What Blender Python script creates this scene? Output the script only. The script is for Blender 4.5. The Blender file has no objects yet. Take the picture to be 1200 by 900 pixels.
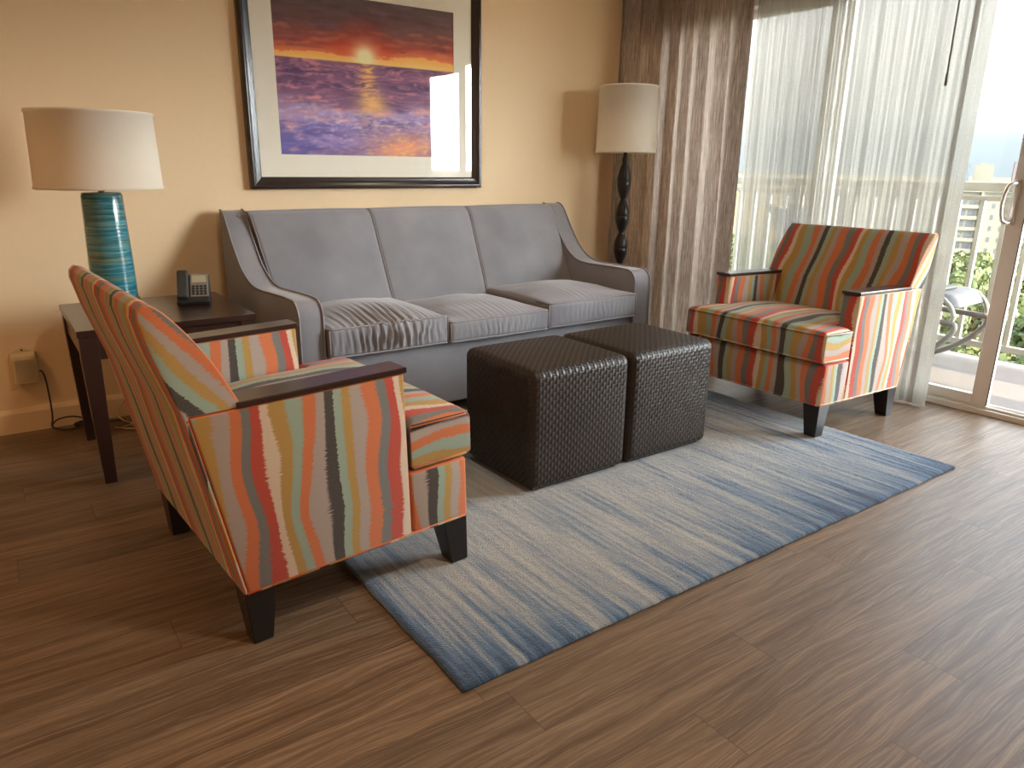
import bpy, bmesh, math, random
from mathutils import Vector, Matrix, noise
random.seed(7)
S = bpy.context.scene
COL = S.collection
PI = math.pi

# ------------------------------------------------------------------ materials
class NT:
    """small helper around a node tree"""
    def __init__(s, name):
        s.m = bpy.data.materials.new(name); s.m.use_nodes = True
        s.t = s.m.node_tree; s.t.nodes.clear()
        s.out = s.t.nodes.new('ShaderNodeOutputMaterial')
    def n(s, typ, **kw):
        nd = s.t.nodes.new(typ)
        for k, v in kw.items(): setattr(nd, k, v)
        return nd
    def put(s, sock, v):
        if hasattr(v, 'is_output'): s.t.links.new(v, sock)
        elif v is not None: sock.default_value = v
    def math(s, op, a, b=None, c=None, clamp=False):
        nd = s.n('ShaderNodeMath', operation=op, use_clamp=clamp)
        for i, v in enumerate((a, b, c)):
            if v is not None: s.put(nd.inputs[i], v)
        return nd.outputs[0]
    def xyz(s, v):
        nd = s.n('ShaderNodeSeparateXYZ'); s.put(nd.inputs[0], v); return nd.outputs
    def comb(s, x, y, z=0.0):
        nd = s.n('ShaderNodeCombineXYZ')
        for i, v in enumerate((x, y, z)): s.put(nd.inputs[i], v)
        return nd.outputs[0]
    def scale(s, v, sc):
        nd = s.n('ShaderNodeVectorMath', operation='MULTIPLY'); s.put(nd.inputs[0], v); nd.inputs[1].default_value = sc
        return nd.outputs[0]
    def noise(s, v, scale=1, detail=2, rough=.5, dist=0):
        nd = s.n('ShaderNodeTexNoise'); s.put(nd.inputs['Vector'], v)
        nd.inputs['Scale'].default_value = scale; nd.inputs['Detail'].default_value = detail
        nd.inputs['Roughness'].default_value = rough; nd.inputs['Distortion'].default_value = dist
        return nd.outputs[0]
    def white(s, v):
        nd = s.n('ShaderNodeTexWhiteNoise', noise_dimensions='3D'); s.put(nd.inputs['Vector'], v); return nd.outputs
    def ramp(s, f, stops, interp='LINEAR'):
        nd = s.n('ShaderNodeValToRGB'); r = nd.color_ramp; r.interpolation = interp
        while len(r.elements) < len(stops): r.elements.new(0.5)
        for e, (p, c) in zip(r.elements, stops):
            e.position = p; e.color = (*c, 1) if len(c) == 3 else c
        s.put(nd.inputs[0], f); return nd.outputs[0]
    def mix(s, f, a, b, mode='MIX'):
        nd = s.n('ShaderNodeMix', data_type='RGBA', blend_type=mode)
        s.put(nd.inputs[0], f)
        s.put(nd.inputs[6], (*a, 1) if isinstance(a, tuple) else a)
        s.put(nd.inputs[7], (*b, 1) if isinstance(b, tuple) else b)
        return nd.outputs[2]
    def bump(s, h, strength=.3, dist=.002):
        nd = s.n('ShaderNodeBump'); nd.inputs['Strength'].default_value = strength
        nd.inputs['Distance'].default_value = dist; s.put(nd.inputs['Height'], h); return nd.outputs[0]
    def pos(s): return s.n('ShaderNodeNewGeometry').outputs['Position']
    def obj(s): return s.n('ShaderNodeTexCoord').outputs['Object']
    def uv(s): return s.n('ShaderNodeUVMap', uv_map='UVMap').outputs[0]
    def bsdf(s, color, rough=.5, metal=0, spec=.5, normal=None, sheen=0, coat=0):
        b = s.n('ShaderNodeBsdfPrincipled')
        s.put(b.inputs['Base Color'], (*color, 1) if isinstance(color, tuple) else color)
        s.put(b.inputs['Roughness'], rough); b.inputs['Metallic'].default_value = metal
        b.inputs['Specular IOR Level'].default_value = spec
        b.inputs['Sheen Weight'].default_value = sheen; b.inputs['Coat Weight'].default_value = coat
        b.inputs['Coat Roughness'].default_value = .08
        if normal is not None: s.put(b.inputs['Normal'], normal)
        return b.outputs[0]
    def done(s, sh):
        s.t.links.new(sh, s.out.inputs['Surface']); return s.m

def lin(r, g, b):
    f = lambda c: (c/255/12.92) if c/255 <= .04045 else ((c/255+.055)/1.055)**2.4
    return (f(r), f(g), f(b))

def simple(name, color, rough=.5, metal=0, spec=.5, bump=0, bscale=80, vary=.0, coat=0, sheen=0):
    k = NT(name); nz = None; c = color
    if vary or bump:
        n = k.noise(k.obj(), bscale, 3)
        if vary:
            n2 = k.noise(k.obj(), bscale*.25, 3)
            c = k.mix(n2, tuple(x*(1-vary) for x in color), tuple(min(1, x*(1+vary)) for x in color))
        if bump: nz = k.bump(n, bump, .002)
    return k.done(k.bsdf(c, rough, metal, spec, nz, sheen, coat))

M = {}
M['wall'] = simple('wall_paint', (.84, .645, .415), .85, spec=.2, bump=.08, bscale=220, vary=.02)
M['ceiling'] = simple('ceiling_paint', (.62, .54, .43), .9, spec=.1, bump=.08, bscale=150, vary=.02)
M['trim'] = simple('trim_paint', (.80, .62, .41), .45, vary=.02, bscale=30)
M['espresso'] = simple('espresso_wood', (.030, .013, .010), .28, spec=.5, vary=.3, bscale=40, coat=.3)
M['black_wood'] = simple('black_stained_wood', (.010, .008, .008), .32, spec=.5, vary=.2, bscale=40)
M['white_metal'] = simple('white_powder_coat', (.30, .285, .24), .4, vary=.03, bscale=30)
M['alu'] = simple('door_frame_enamel', (.60, .57, .52), .4, vary=.03, bscale=30)
M['chrome'] = simple('brushed_metal', (.55, .53, .50), .3, metal=1, vary=.05, bscale=60)
M['shade'] = None
M['black_plastic'] = simple('black_plastic', (.018, .018, .019), .4, vary=.1, bscale=60)
M['grey_plastic'] = simple('grey_plastic', (.20, .19, .17), .45, vary=.08, bscale=90)
M['beige_plastic'] = simple('beige_plastic', (.62, .50, .30), .5, vary=.05, bscale=60)
M['cord_pale'] = simple('pale_cord', (.50, .36, .24), .5, vary=.05, bscale=60)
M['mat'] = simple('picture_mat', (.88, .84, .72), .9, vary=.02, bscale=60, bump=.05)
M['picture_frame'] = simple('picture_frame_lacquer', (.020, .012, .009), .27, spec=.6, vary=.2, bscale=40, coat=.4)
M['patio_sling'] = simple('grey_sling_fabric', (.055, .053, .057), .8, vary=.15, bscale=70, bump=.2)
M['patio_dark'] = simple('dark_strap', (.015, .015, .018), .7, vary=.15, bscale=70)
M['tube'] = simple('grey_tube', (.11, .10, .088), .4, vary=.05, bscale=40)
M['slab'] = simple('balcony_tile', (.105, .082, .068), .7, vary=.08, bscale=8, bump=.1)
M['stucco'] = simple('stucco', (.62, .58, .50), .9, vary=.05, bscale=20, bump=.2)

def mat_floor():
    k = NT('vinyl_plank'); x, y, z = k.xyz(k.pos())
    W, L = .152, 1.22
    yr = k.math('DIVIDE', k.math('SUBTRACT', y, 1.652), W)
    row = k.math('FLOOR', yr); fy = k.math('FRACT', yr)
    rnd = k.white(k.comb(row, 3.3, 1.7))[0]
    xr = k.math('ADD', k.math('DIVIDE', x, L), k.math('MULTIPLY', rnd, 1.0))
    colm = k.math('FLOOR', xr); fx = k.math('FRACT', xr)
    r2 = k.white(k.comb(row, colm, 9.1)); rv, rc = r2[0], r2[1]
    off = k.math('MULTIPLY', rv, 37.0)
    gx = k.math('ADD', x, off)
    # long wavy grain, cathedral figure and fine pores
    warp = k.noise(k.comb(k.math('MULTIPLY', gx, 1.6), k.math('MULTIPLY', y, 6), off), 1, 3)
    yy = k.math('ADD', y, k.math('MULTIPLY', k.math('SUBTRACT', warp, .5), .085))
    g1 = k.noise(k.comb(k.math('MULTIPLY', gx, 1.1), k.math('MULTIPLY', yy, 34), off), 1, 4, .6)
    g2 = k.noise(k.comb(k.math('MULTIPLY', gx, 5), k.math('MULTIPLY', yy, 190), off), 1, 3, .65)
    g3 = k.noise(k.comb(k.math('MULTIPLY', gx, 2.2), k.math('MULTIPLY', y, 5), off), 1, 3)
    c = k.ramp(g1, [(.25, (.064, .037, .020)), (.45, (.130, .083, .049)), (.6, (.188, .126, .078)), (.8, (.26, .183, .12))])
    c = k.mix(k.math('MULTIPLY', k.math('GREATER_THAN', g2, .56), .38), c, (.07, .036, .018))
    c = k.mix(k.math('MULTIPLY', k.math('LESS_THAN', g2, .43), .35), c, (.33, .245, .17))
    tint = k.ramp(rv, [(0, (.80, .80, .82)), (.5, (1, 1, 1)), (1, (1.15, 1.10, 1.04))])
    c = k.mix(1.0, c, tint, 'MULTIPLY')
    c = k.mix(k.math('MULTIPLY', g3, .35), c, (.16, .107, .066))
    # knots
    vor = k.n('ShaderNodeTexVoronoi'); k.put(vor.inputs['Vector'], k.comb(k.math('MULTIPLY', gx, 1.3), k.math('MULTIPLY', y, 4.0), off)); vor.inputs['Scale'].default_value = 1
    kn = k.math('LESS_THAN', vor.outputs['Distance'], .07)
    c = k.mix(k.math('MULTIPLY', kn, .45), c, (.05, .025, .013))
    ey = k.math('MINIMUM', fy, k.math('SUBTRACT', 1, fy)); ex = k.math('MINIMUM', fx, k.math('SUBTRACT', 1, fx))
    joint = k.math('MAXIMUM', k.math('LESS_THAN', ey, .011), k.math('LESS_THAN', ex, .0013))
    c = k.mix(k.math('MULTIPLY', joint, .5), c, (.035, .02, .012))
    h = k.math('SUBTRACT', k.math('ADD', k.math('MULTIPLY', g2, .8), g1), joint)
    rough = k.math('ADD', .33, k.math('MULTIPLY', g2, .16))
    return k.done(k.bsdf(c, rough, spec=.5, normal=k.bump(h, .35, .0022)))
M['floor'] = mat_floor()

STRIPE = [('mint', .085), ('gold', .08), ('taupe', .085), ('orange', .09), ('slate', .08), ('red', .09),
          ('cream', .065), ('gold', .085), ('mint', .085), ('orange', .08), ('taupe', .08), ('charcoal', .095)]
SC = dict(mint=(.27, .35, .275), gold=(.40, .235, .055), taupe=(.36, .295, .26), orange=(.55, .145, .048), slate=(.145, .150, .145),
          red=(.43, .045, .025), cream=(.60, .47, .35), charcoal=(.037, .033, .032))
def mat_stripe():
    k = NT('ikat_stripe_fabric'); u, v, _ = k.xyz(k.uv())
    P = .36
    wav = k.noise(k.comb(k.math('MULTIPLY', u, 8.0), k.math('MULTIPLY', v, 4.6), 0.0), 1, 0)
    wav2 = k.noise(k.comb(k.math('MULTIPLY', u, 2.0), k.math('MULTIPLY', v, 3.0), 5.0), 1, 0)
    jag = k.noise(k.comb(k.math('MULTIPLY', u, 9.0), k.math('MULTIPLY', v, 190.0), 2.0), 1, 2, .7)
    jag2 = k.noise(k.comb(k.math('MULTIPLY', u, 5.0), k.math('MULTIPLY', v, 6.0), 8.0), 1, 1)
    uu = k.math('ADD', u, k.math('MULTIPLY', k.math('SUBTRACT', wav, .5), .075))
    uu = k.math('ADD', uu, k.math('MULTIPLY', k.math('SUBTRACT', wav2, .5), .03))
    amp = k.math('MULTIPLY', k.math('ADD', jag2, -.25), .080)
    uu = k.math('ADD', uu, k.math('MULTIPLY', k.math('SUBTRACT', jag, .5), amp))
    f = k.math('FRACT', k.math('DIVIDE', uu, P))
    stops, p = [], 0.0
    tot = sum(w for _, w in STRIPE)
    for nm, w in STRIPE:
        a, b = p, p + w/tot
        stops.append((a+.006, SC[nm])); stops.append((b-.006, SC[nm])); p = b
    c = k.ramp(f, stops)
    spk = k.noise(k.scale(k.uv(), (500, 500, 1)), 1, 2)
    c = k.mix(k.math('MULTIPLY', k.math('SUBTRACT', spk, .35), .5, clamp=True), c, (.5, .42, .32))
    weave = k.noise(k.scale(k.uv(), (900, 420, 1)), 1, 1)
    return k.done(k.bsdf(c, .9, spec=.15, normal=k.bump(weave, .35, .0012), sheen=.15))
M['stripe'] = mat_stripe()

def mat_velvet():
    k = NT('grey_microfibre'); o = k.obj()
    n = k.noise(o, 3.5, 4); f = k.noise(o, 260, 2)
    c = k.ramp(n, [(.3, (.198, .193, .215)), (.55, (.245, .239, .262)), (.75, (.292, .283, .300))])
    c = k.mix(k.math('MULTIPLY', f, .18), c, (.18, .17, .18))
    return k.done(k.bsdf(c, .85, spec=.2, normal=k.bump(f, .25, .001), sheen=.35))
M['velvet'] = mat_velvet()
M['piping'] = simple('grey_piping', (.30, .285, .29), .85, spec=.2, vary=.1, bscale=200, bump=.1)

def mat_weave():
    k = NT('woven_leatherette'); u, v, _ = k.xyz(k.uv())
    s = .0155
    a = k.math('DIVIDE', u, s); b = k.math('DIVIDE', v, s)
    chk = k.math('MODULO', k.math('ADD', k.math('FLOOR', a), k.math('FLOOR', b)), 2.0)
    chk = k.math('ABSOLUTE', chk)
    sa = k.math('ABSOLUTE', k.math('SINE', k.math('MULTIPLY', a, PI))); sb = k.math('ABSOLUTE', k.math('SINE', k.math('MULTIPLY', b, PI)))
    m = k.n('ShaderNodeMix', data_type='FLOAT'); k.put(m.inputs[0], chk); k.put(m.inputs[2], sa); k.put(m.inputs[3], k.math('MULTIPLY', sb, .55))
    h = m.outputs[0]
    n = k.noise(k.obj(), 9, 3)
    c = k.ramp(n, [(.3, (.017, .011, .008)), (.7, (.027, .019, .014))])
    c = k.mix(k.math('MULTIPLY', h, .45), c, (.038, .028, .021))
    return k.done(k.bsdf(c, .42, spec=.30, normal=k.bump(h, .6, .003)))
M['weave'] = mat_weave()

def mat_rug():
    k = NT('wool_rug'); x, y, z = k.xyz(k.pos())
    st = k.noise(k.comb(k.math('MULTIPLY', x, 46), k.math('MULTIPLY', y, 2.0), 0.0), 1, 4, .6)
    st2 = k.noise(k.comb(k.math('MULTIPLY', x, 11), k.math('MULTIPLY', y, 1.3), 4.0), 1, 3, .55)
    lo = k.noise(k.comb(k.math('MULTIPLY', x, 1.8), k.math('MULTIPLY', y, 1.2), 7.0), 1, 1)
    mr = k.n('ShaderNodeMapRange'); mr.clamp = True
    edge = k.ramp(k.math('DIVIDE', k.math('SUBTRACT', y, 1.25), 1.52), [(0, (.66,)*3), (.09, (.46,)*3), (.22, (.28,)*3), (.5, (.12,)*3), (.70, (.30,)*3), (.86, (.55,)*3), (1, (.45,)*3)])
    ends = k.ramp(k.math('DIVIDE', k.math('SUBTRACT', x, .76), 2.44), [(0, (.20,)*3), (.06, (.03,)*3), (.35, (.0,)*3), (.62, (.10,)*3), (1, (.17,)*3)])
    e = k.math('ADD', edge, ends)
    f = k.math('ADD', e, k.math('ADD', k.math('MULTIPLY', k.math('SUBTRACT', st, .5), 1.6), k.math('MULTIPLY', k.math('SUBTRACT', st2, .5), 1.15)))
    f = k.math('ADD', f, k.math('MULTIPLY', k.math('SUBTRACT', lo, .5), .35))
    c = k.ramp(f, [(.02, (.43, .415, .385)), (.25, (.345, .35, .345)), (.42, (.245, .275, .305)), (.56, (.145, .205, .28)), (.72, (.060, .125, .225)), (.92, (.028, .058, .115))])
    pile = k.noise(k.pos(), 170, 3, .7)
    c = k.mix(k.math('MULTIPLY', k.math('SUBTRACT', .55, pile), 1.6, clamp=True), c, (.05, .055, .065))
    return k.done(k.bsdf(c, .95, spec=.1, normal=k.bump(pile, .9, .006), sheen=.25))
M['rug'] = mat_rug()

def mat_drape():
    k = NT('taupe_drape_fabric'); u, v, _ = k.xyz(k.uv())
    s1 = k.noise(k.comb(k.math('MULTIPLY', u, 160), k.math('MULTIPLY', v, 5), 0.0), 1, 3, .6)
    s2 = k.noise(k.comb(k.math('MULTIPLY', u, 420), k.math('MULTIPLY', v, 16), 3.0), 1, 2, .6)
    c = k.ramp(s1, [(.32, (.19, .14, .112)), (.5, (.32, .250, .205)), (.66, (.52, .43, .365))])
    c = k.mix(k.math('MULTIPLY', k.math('GREATER_THAN', s2, .58), .36), c, (.64, .56, .49))
    d = k.bsdf(c, .9, spec=.1, normal=k.bump(s2, .2, .001))
    t = k.n('ShaderNodeBsdfTranslucent'); k.put(t.inputs[0], c)
    mx = k.n('ShaderNodeMixShader'); mx.inputs[0].default_value = .25
    k.t.links.new(d, mx.inputs[1]); k.t.links.new(t.outputs[0], mx.inputs[2])
    return k.done(mx.outputs[0])
M['drape'] = mat_drape()

def mat_sheer():
    k = NT('sheer_voile'); u, v, _ = k.xyz(k.uv())
    s1 = k.noise(k.comb(k.math('MULTIPLY', u, 150), k.math('MULTIPLY', v, 3), 0.0), 1, 3, .6)
    s2 = k.noise(k.comb(k.math('MULTIPLY', u, 60), k.math('MULTIPLY', v, 160), 3.0), 1, 2, .6)
    op = k.math('ADD', .82, k.math('ADD', k.math('MULTIPLY', k.math('SUBTRACT', s1, .5), .55), k.math('MULTIPLY', k.math('SUBTRACT', s2, .5), .3)), clamp=True)
    d = k.n('ShaderNodeBsdfDiffuse'); d.inputs[0].default_value = (.56, .54, .49, 1)
    t = k.n('ShaderNodeBsdfTranslucent'); t.inputs[0].default_value = (.20, .19, .165, 1)
    m1 = k.n('ShaderNodeMixShader'); m1.inputs[0].default_value = .55
    k.t.links.new(d.outputs[0], m1.inputs[1]); k.t.links.new(t.outputs[0], m1.inputs[2])
    tr = k.n('ShaderNodeBsdfTransparent')
    m2 = k.n('ShaderNodeMixShader'); k.put(m2.inputs[0], op)
    k.t.links.new(tr.outputs[0], m2.inputs[1]); k.t.links.new(m1.outputs[0], m2.inputs[2])
    return k.done(m2.outputs[0])
M['sheer'] = mat_sheer()

def mat_glass(name, refl, tint=(1, 1, 1)):
    k = NT(name)
    tr = k.n('ShaderNodeBsdfTransparent'); tr.inputs[0].default_value = (*tint, 1)
    gl = k.n('ShaderNodeBsdfGlossy'); gl.inputs['Roughness'].default_value = .0
    lw = k.n('ShaderNodeLayerWeight'); lw.inputs[0].default_value = .35
    f = k.math('ADD', refl, k.math('MULTIPLY', lw.outputs['Facing'], .10), clamp=True)
    mx = k.n('ShaderNodeMixShader'); k.put(mx.inputs[0], f)
    k.t.links.new(tr.outputs[0], mx.inputs[1]); k.t.links.new(gl.outputs[0], mx.inputs[2])
    return k.done(mx.outputs[0])
M['door_glass'] = mat_glass('door_glass', .02, (.97, .98, .97))
M['picture_glass'] = mat_glass('picture_glass', .014)

def mat_shade():
    k = NT('lampshade_linen'); o = k.obj()
    x, y, z = k.xyz(o)
    w = k.noise(k.comb(k.math('MULTIPLY', x, 300), k.math('MULTIPLY', y, 300), k.math('MULTIPLY', z, 500)), 1, 1)
    c = k.mix(w, (.86, .79, .67), (.93, .87, .76))
    d = k.bsdf(c, .9, spec=.1, normal=k.bump(w, .1, .0006))
    t = k.n('ShaderNodeBsdfTranslucent'); k.put(t.inputs[0], c)
    mx = k.n('ShaderNodeMixShader'); mx.inputs[0].default_value = .35
    k.t.links.new(d, mx.inputs[1]); k.t.links.new(t.outputs[0], mx.inputs[2])
    return k.done(mx.outputs[0])
M['shade'] = mat_shade()

def mat_teal():
    k = NT('teal_glazed_ceramic'); x, y, z = k.xyz(k.obj())
    b = k.noise(k.comb(k.math('MULTIPLY', x, 2), k.math('MULTIPLY', y, 2), k.math('MULTIPLY', z, 17)), 1, 4, .6)
    f = k.noise(k.comb(k.math('MULTIPLY', x, 5), k.math('MULTIPLY', y, 5), k.math('MULTIPLY', z, 150)), 1, 3, .6)
    c = k.ramp(b, [(.30, (.010, .045, .055)), (.42, (.014, .12, .15)), (.52, (.02, .17, .24)), (.60, (.10, .22, .17)), (.66, (.22, .25, .12)), (.72, (.03, .22, .24)), (.85, (.09, .36, .34))])
    c = k.mix(k.math('MULTIPLY', k.math('GREATER_THAN', f, .57), .5), c, (.12, .34, .33))
    c = k.mix(k.math('MULTIPLY', k.math('LESS_THAN', f, .42), .5), c, (.008, .05, .07))
    return k.done(k.bsdf(c, .14, spec=.6, normal=k.bump(f, .4, .002), coat=.4))
M['teal'] = mat_teal()

def mat_attr():
    k = NT('sunset_print'); a = k.n('ShaderNodeVertexColor', layer_name='Col')
    return k.done(k.bsdf(a.outputs[0], .6, spec=.2))
M['print'] = mat_attr()

def mat_leaf(name, a, b, c3):
    k = NT(name)
    oi = k.n('ShaderNodeObjectInfo').outputs['Random']
    n = k.noise(k.pos(), .9, 3)
    c = k.ramp(n, [(.3, a), (.5, b), (.72, c3)])
    hs = k.n('ShaderNodeHueSaturation'); k.put(hs.inputs['Color'], c)
    k.put(hs.inputs['Hue'], k.math('ADD', .485, k.math('MULTIPLY', oi, .03)))
    d = k.bsdf(hs.outputs[0], .6, spec=.3)
    t = k.n('ShaderNodeBsdfTranslucent'); k.put(t.inputs[0], hs.outputs[0])
    mx = k.n('ShaderNodeMixShader'); mx.inputs[0].default_value = .3
    k.t.links.new(d, mx.inputs[1]); k.t.links.new(t.outputs[0], mx.inputs[2])
    return k.done(mx.outputs[0])
M['leaf'] = mat_leaf('tree_leaves', (.030, .042, .012), (.070, .082, .022), (.125, .118, .036))
M['palm'] = mat_leaf('palm_leaves', (.05, .06, .014), (.10, .11, .03), (.16, .145, .05))
M['bark'] = simple('bark', (.16, .12, .09), .9, bump=.4, bscale=6, vary=.3)
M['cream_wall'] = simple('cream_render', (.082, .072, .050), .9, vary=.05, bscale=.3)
M['dark_window'] = simple('dark_window_glass', (.012, .012, .012), .6, vary=.2, bscale=.5)
M['pink_wall'] = simple('pale_pink_render', (.07, .052, .05), .9, vary=.05, bscale=.05)
M['grey_wall'] = simple('pale_grey_render', (.05, .057, .065), .9, vary=.05, bscale=.05)
def mat_ground():
    k = NT('far_ground'); n = k.noise(k.pos(), .004, 5); n2 = k.noise(k.pos(), .05, 4)
    c = k.ramp(n, [(.3, (.10, .068, .026)), (.5, (.14, .096, .046)), (.7, (.11, .085, .045))])
    c = k.mix(k.math('MULTIPLY', k.math('GREATER_THAN', n2, .56), .6), c, (.045, .05, .018))
    return k.done(k.bsdf(c, .95, spec=.1))
M['ground'] = mat_ground()

# ------------------------------------------------------------------ mesh helpers
class MB:
    """collects verts / faces (with optional per-face uv) and links them as one mesh object"""
    def __init__(s): s.v = []; s.f = []; s.flat = set()
    def add(s, verts, faces, flat=False):
        o = len(s.v); s.v += [tuple(p) for p in verts]
        for f in faces:
            if flat: s.flat.add(len(s.f))
            s.f.append([i+o for i in f])
        return s
    def box(s, x0, x1, y0, y1, z0, z1, fn=None):
        P = [(x, y, z) for z in (z0, z1) for y in (y0, y1) for x in (x0, x1)]
        if fn: P = [fn(*p) for p in P]
        return s.add(P, [(0, 2, 3, 1), (4, 5, 7, 6), (0, 1, 5, 4), (2, 6, 7, 3), (0, 4, 6, 2), (1, 3, 7, 5)], True)
    def tube(s, pts, r, seg=8, closed=False, cap=True):
        pts = [Vector(p) for p in pts]; n = len(pts); rings = []
        rr = r if isinstance(r, (list, tuple)) else [r]*n
        up = None
        for i, p in enumerate(pts):
            a = pts[i-1] if (i > 0 or closed) else p; b = pts[(i+1) % n] if (i < n-1 or closed) else p
            t = (b-a).normalized()
            if up is None:
                up = Vector((0, 0, 1)) if abs(t.z) < .9 else Vector((1, 0, 0))
            u = (up - t*up.dot(t)).normalized(); up = u; w = t.cross(u)
            rings.append([p + (u*math.cos(2*PI*k/seg) + w*math.sin(2*PI*k/seg))*rr[i] for k in range(seg)])
        vs = [q for R in rings for q in R]; fs = []
        for i in range(n if closed else n-1):
            j = (i+1) % n
            for k in range(seg):
                k2 = (k+1) % seg
                fs.append((i*seg+k, i*seg+k2, j*seg+k2, j*seg+k))
        if cap and not closed:
            fs.append(tuple(range(seg))[::-1]); fs.append(tuple((n-1)*seg+k for k in range(seg)))
        return s.add(vs, fs)
    def lathe(s, prof, cx=0, cy=0, seg=48, cap=True):
        vs = [(cx+r*math.cos(2*PI*k/seg), cy+r*math.sin(2*PI*k/seg), z) for r, z in prof for k in range(seg)]
        fs = []
        for i in range(len(prof)-1):
            for k in range(seg):
                k2 = (k+1) % seg; fs.append((i*seg+k, i*seg+k2, (i+1)*seg+k2, (i+1)*seg+k))
        if cap:
            fs.append(tuple(range(seg))[::-1]); fs.append(tuple((len(prof)-1)*seg+k for k in range(seg)))
        return s.add(vs, fs)
    def prism(s, poly, a, b, axis, fn=None):
        """poly of 2-D points, extruded from a to b along axis (0,1,2)"""
        def P(p, t):
            q = list(p); q.insert(axis, t); return tuple(q)
        n = len(poly); V = [P(p, a) for p in poly]+[P(p, b) for p in poly]
        if fn: V = [fn(*p) for p in V]
        F = [(i, (i+1) % n, n+(i+1) % n, n+i) for i in range(n)]
        F += [tuple(range(n))[::-1], tuple(range(n, 2*n))]
        return s.add(V, F)
    def rbox(s, c, size, r, n=(8, 8, 8), puff=(0, 0, 0, 0, 0, 0), fn=None, seg=4):
        """rounded box, centre c; puff = bulge on -x,+x,-y,+y,-z,+z"""
        h = [d/2 for d in size]; ax = []
        for i in range(3):
            L = []
            for k in range(seg): L.append(-h[i] + r*(1-math.tan(PI/4*(1-k/seg))))
            m = n[i]
            for k in range(m+1): L.append(-h[i]+r + (2*h[i]-2*r)*k/m)
            for k in range(1, seg+1): L.append(h[i] - r*(1-math.tan(PI/4*k/seg)))
            ax.append(L)
        idx = {}; V = []
        def vert(i, j, k):
            key = (i, j, k)
            if key in idx: return idx[key]
            q = Vector((ax[0][i], ax[1][j], ax[2][k]))
            cl = Vector([max(-h[t]+r, min(h[t]-r, q[t])) for t in range(3)])
            d = q-cl
            if d.length > 1e-9: q = cl + d.normalized()*r
            w = [max(0, 1-(q[t]/h[t])**2) for t in range(3)]
            q = Vector((q.x + (puff[1] if q.x > 0 else -puff[0])*w[1]*w[2]*min(1, abs(q.x)/h[0])**3,
                        q.y + (puff[3] if q.y > 0 else -puff[2])*w[0]*w[2]*min(1, abs(q.y)/h[1])**3,
                        q.z + (puff[5] if q.z > 0 else -puff[4])*w[0]*w[1]*min(1, abs(q.z)/h[2])**3))
            q = q + Vector(c)
            if fn: q = Vector(fn(*q))
            idx[key] = len(V); V.append(tuple(q)); return idx[key]
        N = [len(a)-1 for a in ax]; F = []
        for i in range(N[0]):
            for j in range(N[1]):
                F.append((vert(i, j, 0), vert(i, j+1, 0), vert(i+1, j+1, 0), vert(i+1, j, 0)))
                F.append((vert(i, j, N[2]), vert(i+1, j, N[2]), vert(i+1, j+1, N[2]), vert(i, j+1, N[2])))
        for i in range(N[0]):
            for k in range(N[2]):
                F.append((vert(i, 0, k), vert(i+1, 0, k), vert(i+1, 0, k+1), vert(i, 0, k+1)))
                F.append((vert(i, N[1], k), vert(i, N[1], k+1), vert(i+1, N[1], k+1), vert(i+1, N[1], k)))
        for j in range(N[1]):
            for k in range(N[2]):
                F.append((vert(0, j, k), vert(0, j, k+1), vert(0, j+1, k+1), vert(0, j+1, k)))
                F.append((vert(N[0], j, k), vert(N[0], j+1, k), vert(N[0], j+1, k+1), vert(N[0], j, k+1)))
        return s.add(V, F)
    def build(s, name, mat, parent=None, smooth=True, uv=None, bevel=0, bang=35, seg=3, fix=True):
        me = bpy.data.meshes.new(name); me.from_pydata(s.v, [], s.f)
        if fix:
            bm = bmesh.new(); bm.from_mesh(me); bmesh.ops.recalc_face_normals(bm, faces=bm.faces); bm.to_mesh(me); bm.free()
        me.update()
        if uv:
            L = me.uv_layers.new(name='UVMap')
            for p in me.polygons:
                for li in p.loop_indices:
                    L.data[li].uv = uv(me.vertices[me.loops[li].vertex_index].co, p.normal)
        if isinstance(smooth, bool):
            me.polygons.foreach_set('use_smooth', [smooth and i not in s.flat for i in range(len(me.polygons))])
        me.materials.append(mat)
        o = bpy.data.objects.new(name, me); COL.objects.link(o)
        if parent is not None: o.parent = parent
        if bevel:
            b = o.modifiers.new('bevel', 'BEVEL'); b.width = bevel; b.segments = seg
            b.limit_method = 'ANGLE'; b.angle_limit = math.radians(bang)
        return o

def tag(o, label=None, cat=None, group=None, kind=None):
    if label: o['label'] = label
    if cat: o['category'] = cat
    if group: o['group'] = group
    if kind: o['kind'] = kind
    return o
def thing(name, loc, label, cat, rz=0, group=None):
    o = bpy.data.objects.new(name, None); COL.objects.link(o)
    o.location = loc; o.rotation_euler = (0, 0, rz); o.empty_display_size = .1
    return tag(o, label, cat, group)
def structure(o): o['kind'] = 'structure'; return o
def copy_tree(o, parent=None):
    c = o.copy(); COL.objects.link(c)
    if parent is not None: c.parent = parent
    for ch in list(o.children): copy_tree(ch, c)
    return c
def smoothstep(a, b, x):
    t = max(0, min(1, (x-a)/(b-a))); return t*t*(3-2*t)
def arc(cx, cy, r, a0, a1, n):
    return [(cx+r*math.cos(math.radians(a0+(a1-a0)*i/n)), cy+r*math.sin(math.radians(a0+(a1-a0)*i/n))) for i in range(n+1)]
def bez(pts, n=8):
    """Catmull-Rom through points"""
    P = [Vector(p) for p in pts]; P = [P[0]*2-P[1]]+P+[P[-1]*2-P[-2]]; out = []
    for i in range(1, len(P)-2):
        a, b, c, d = P[i-1:i+3]
        for k in range(n):
            t = k/n
            out.append(.5*((2*b)+(c-a)*t+(2*a-5*b+4*c-d)*t*t+(3*b-a-3*c+d)*t**3))
    return out+[P[-2]]

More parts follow.
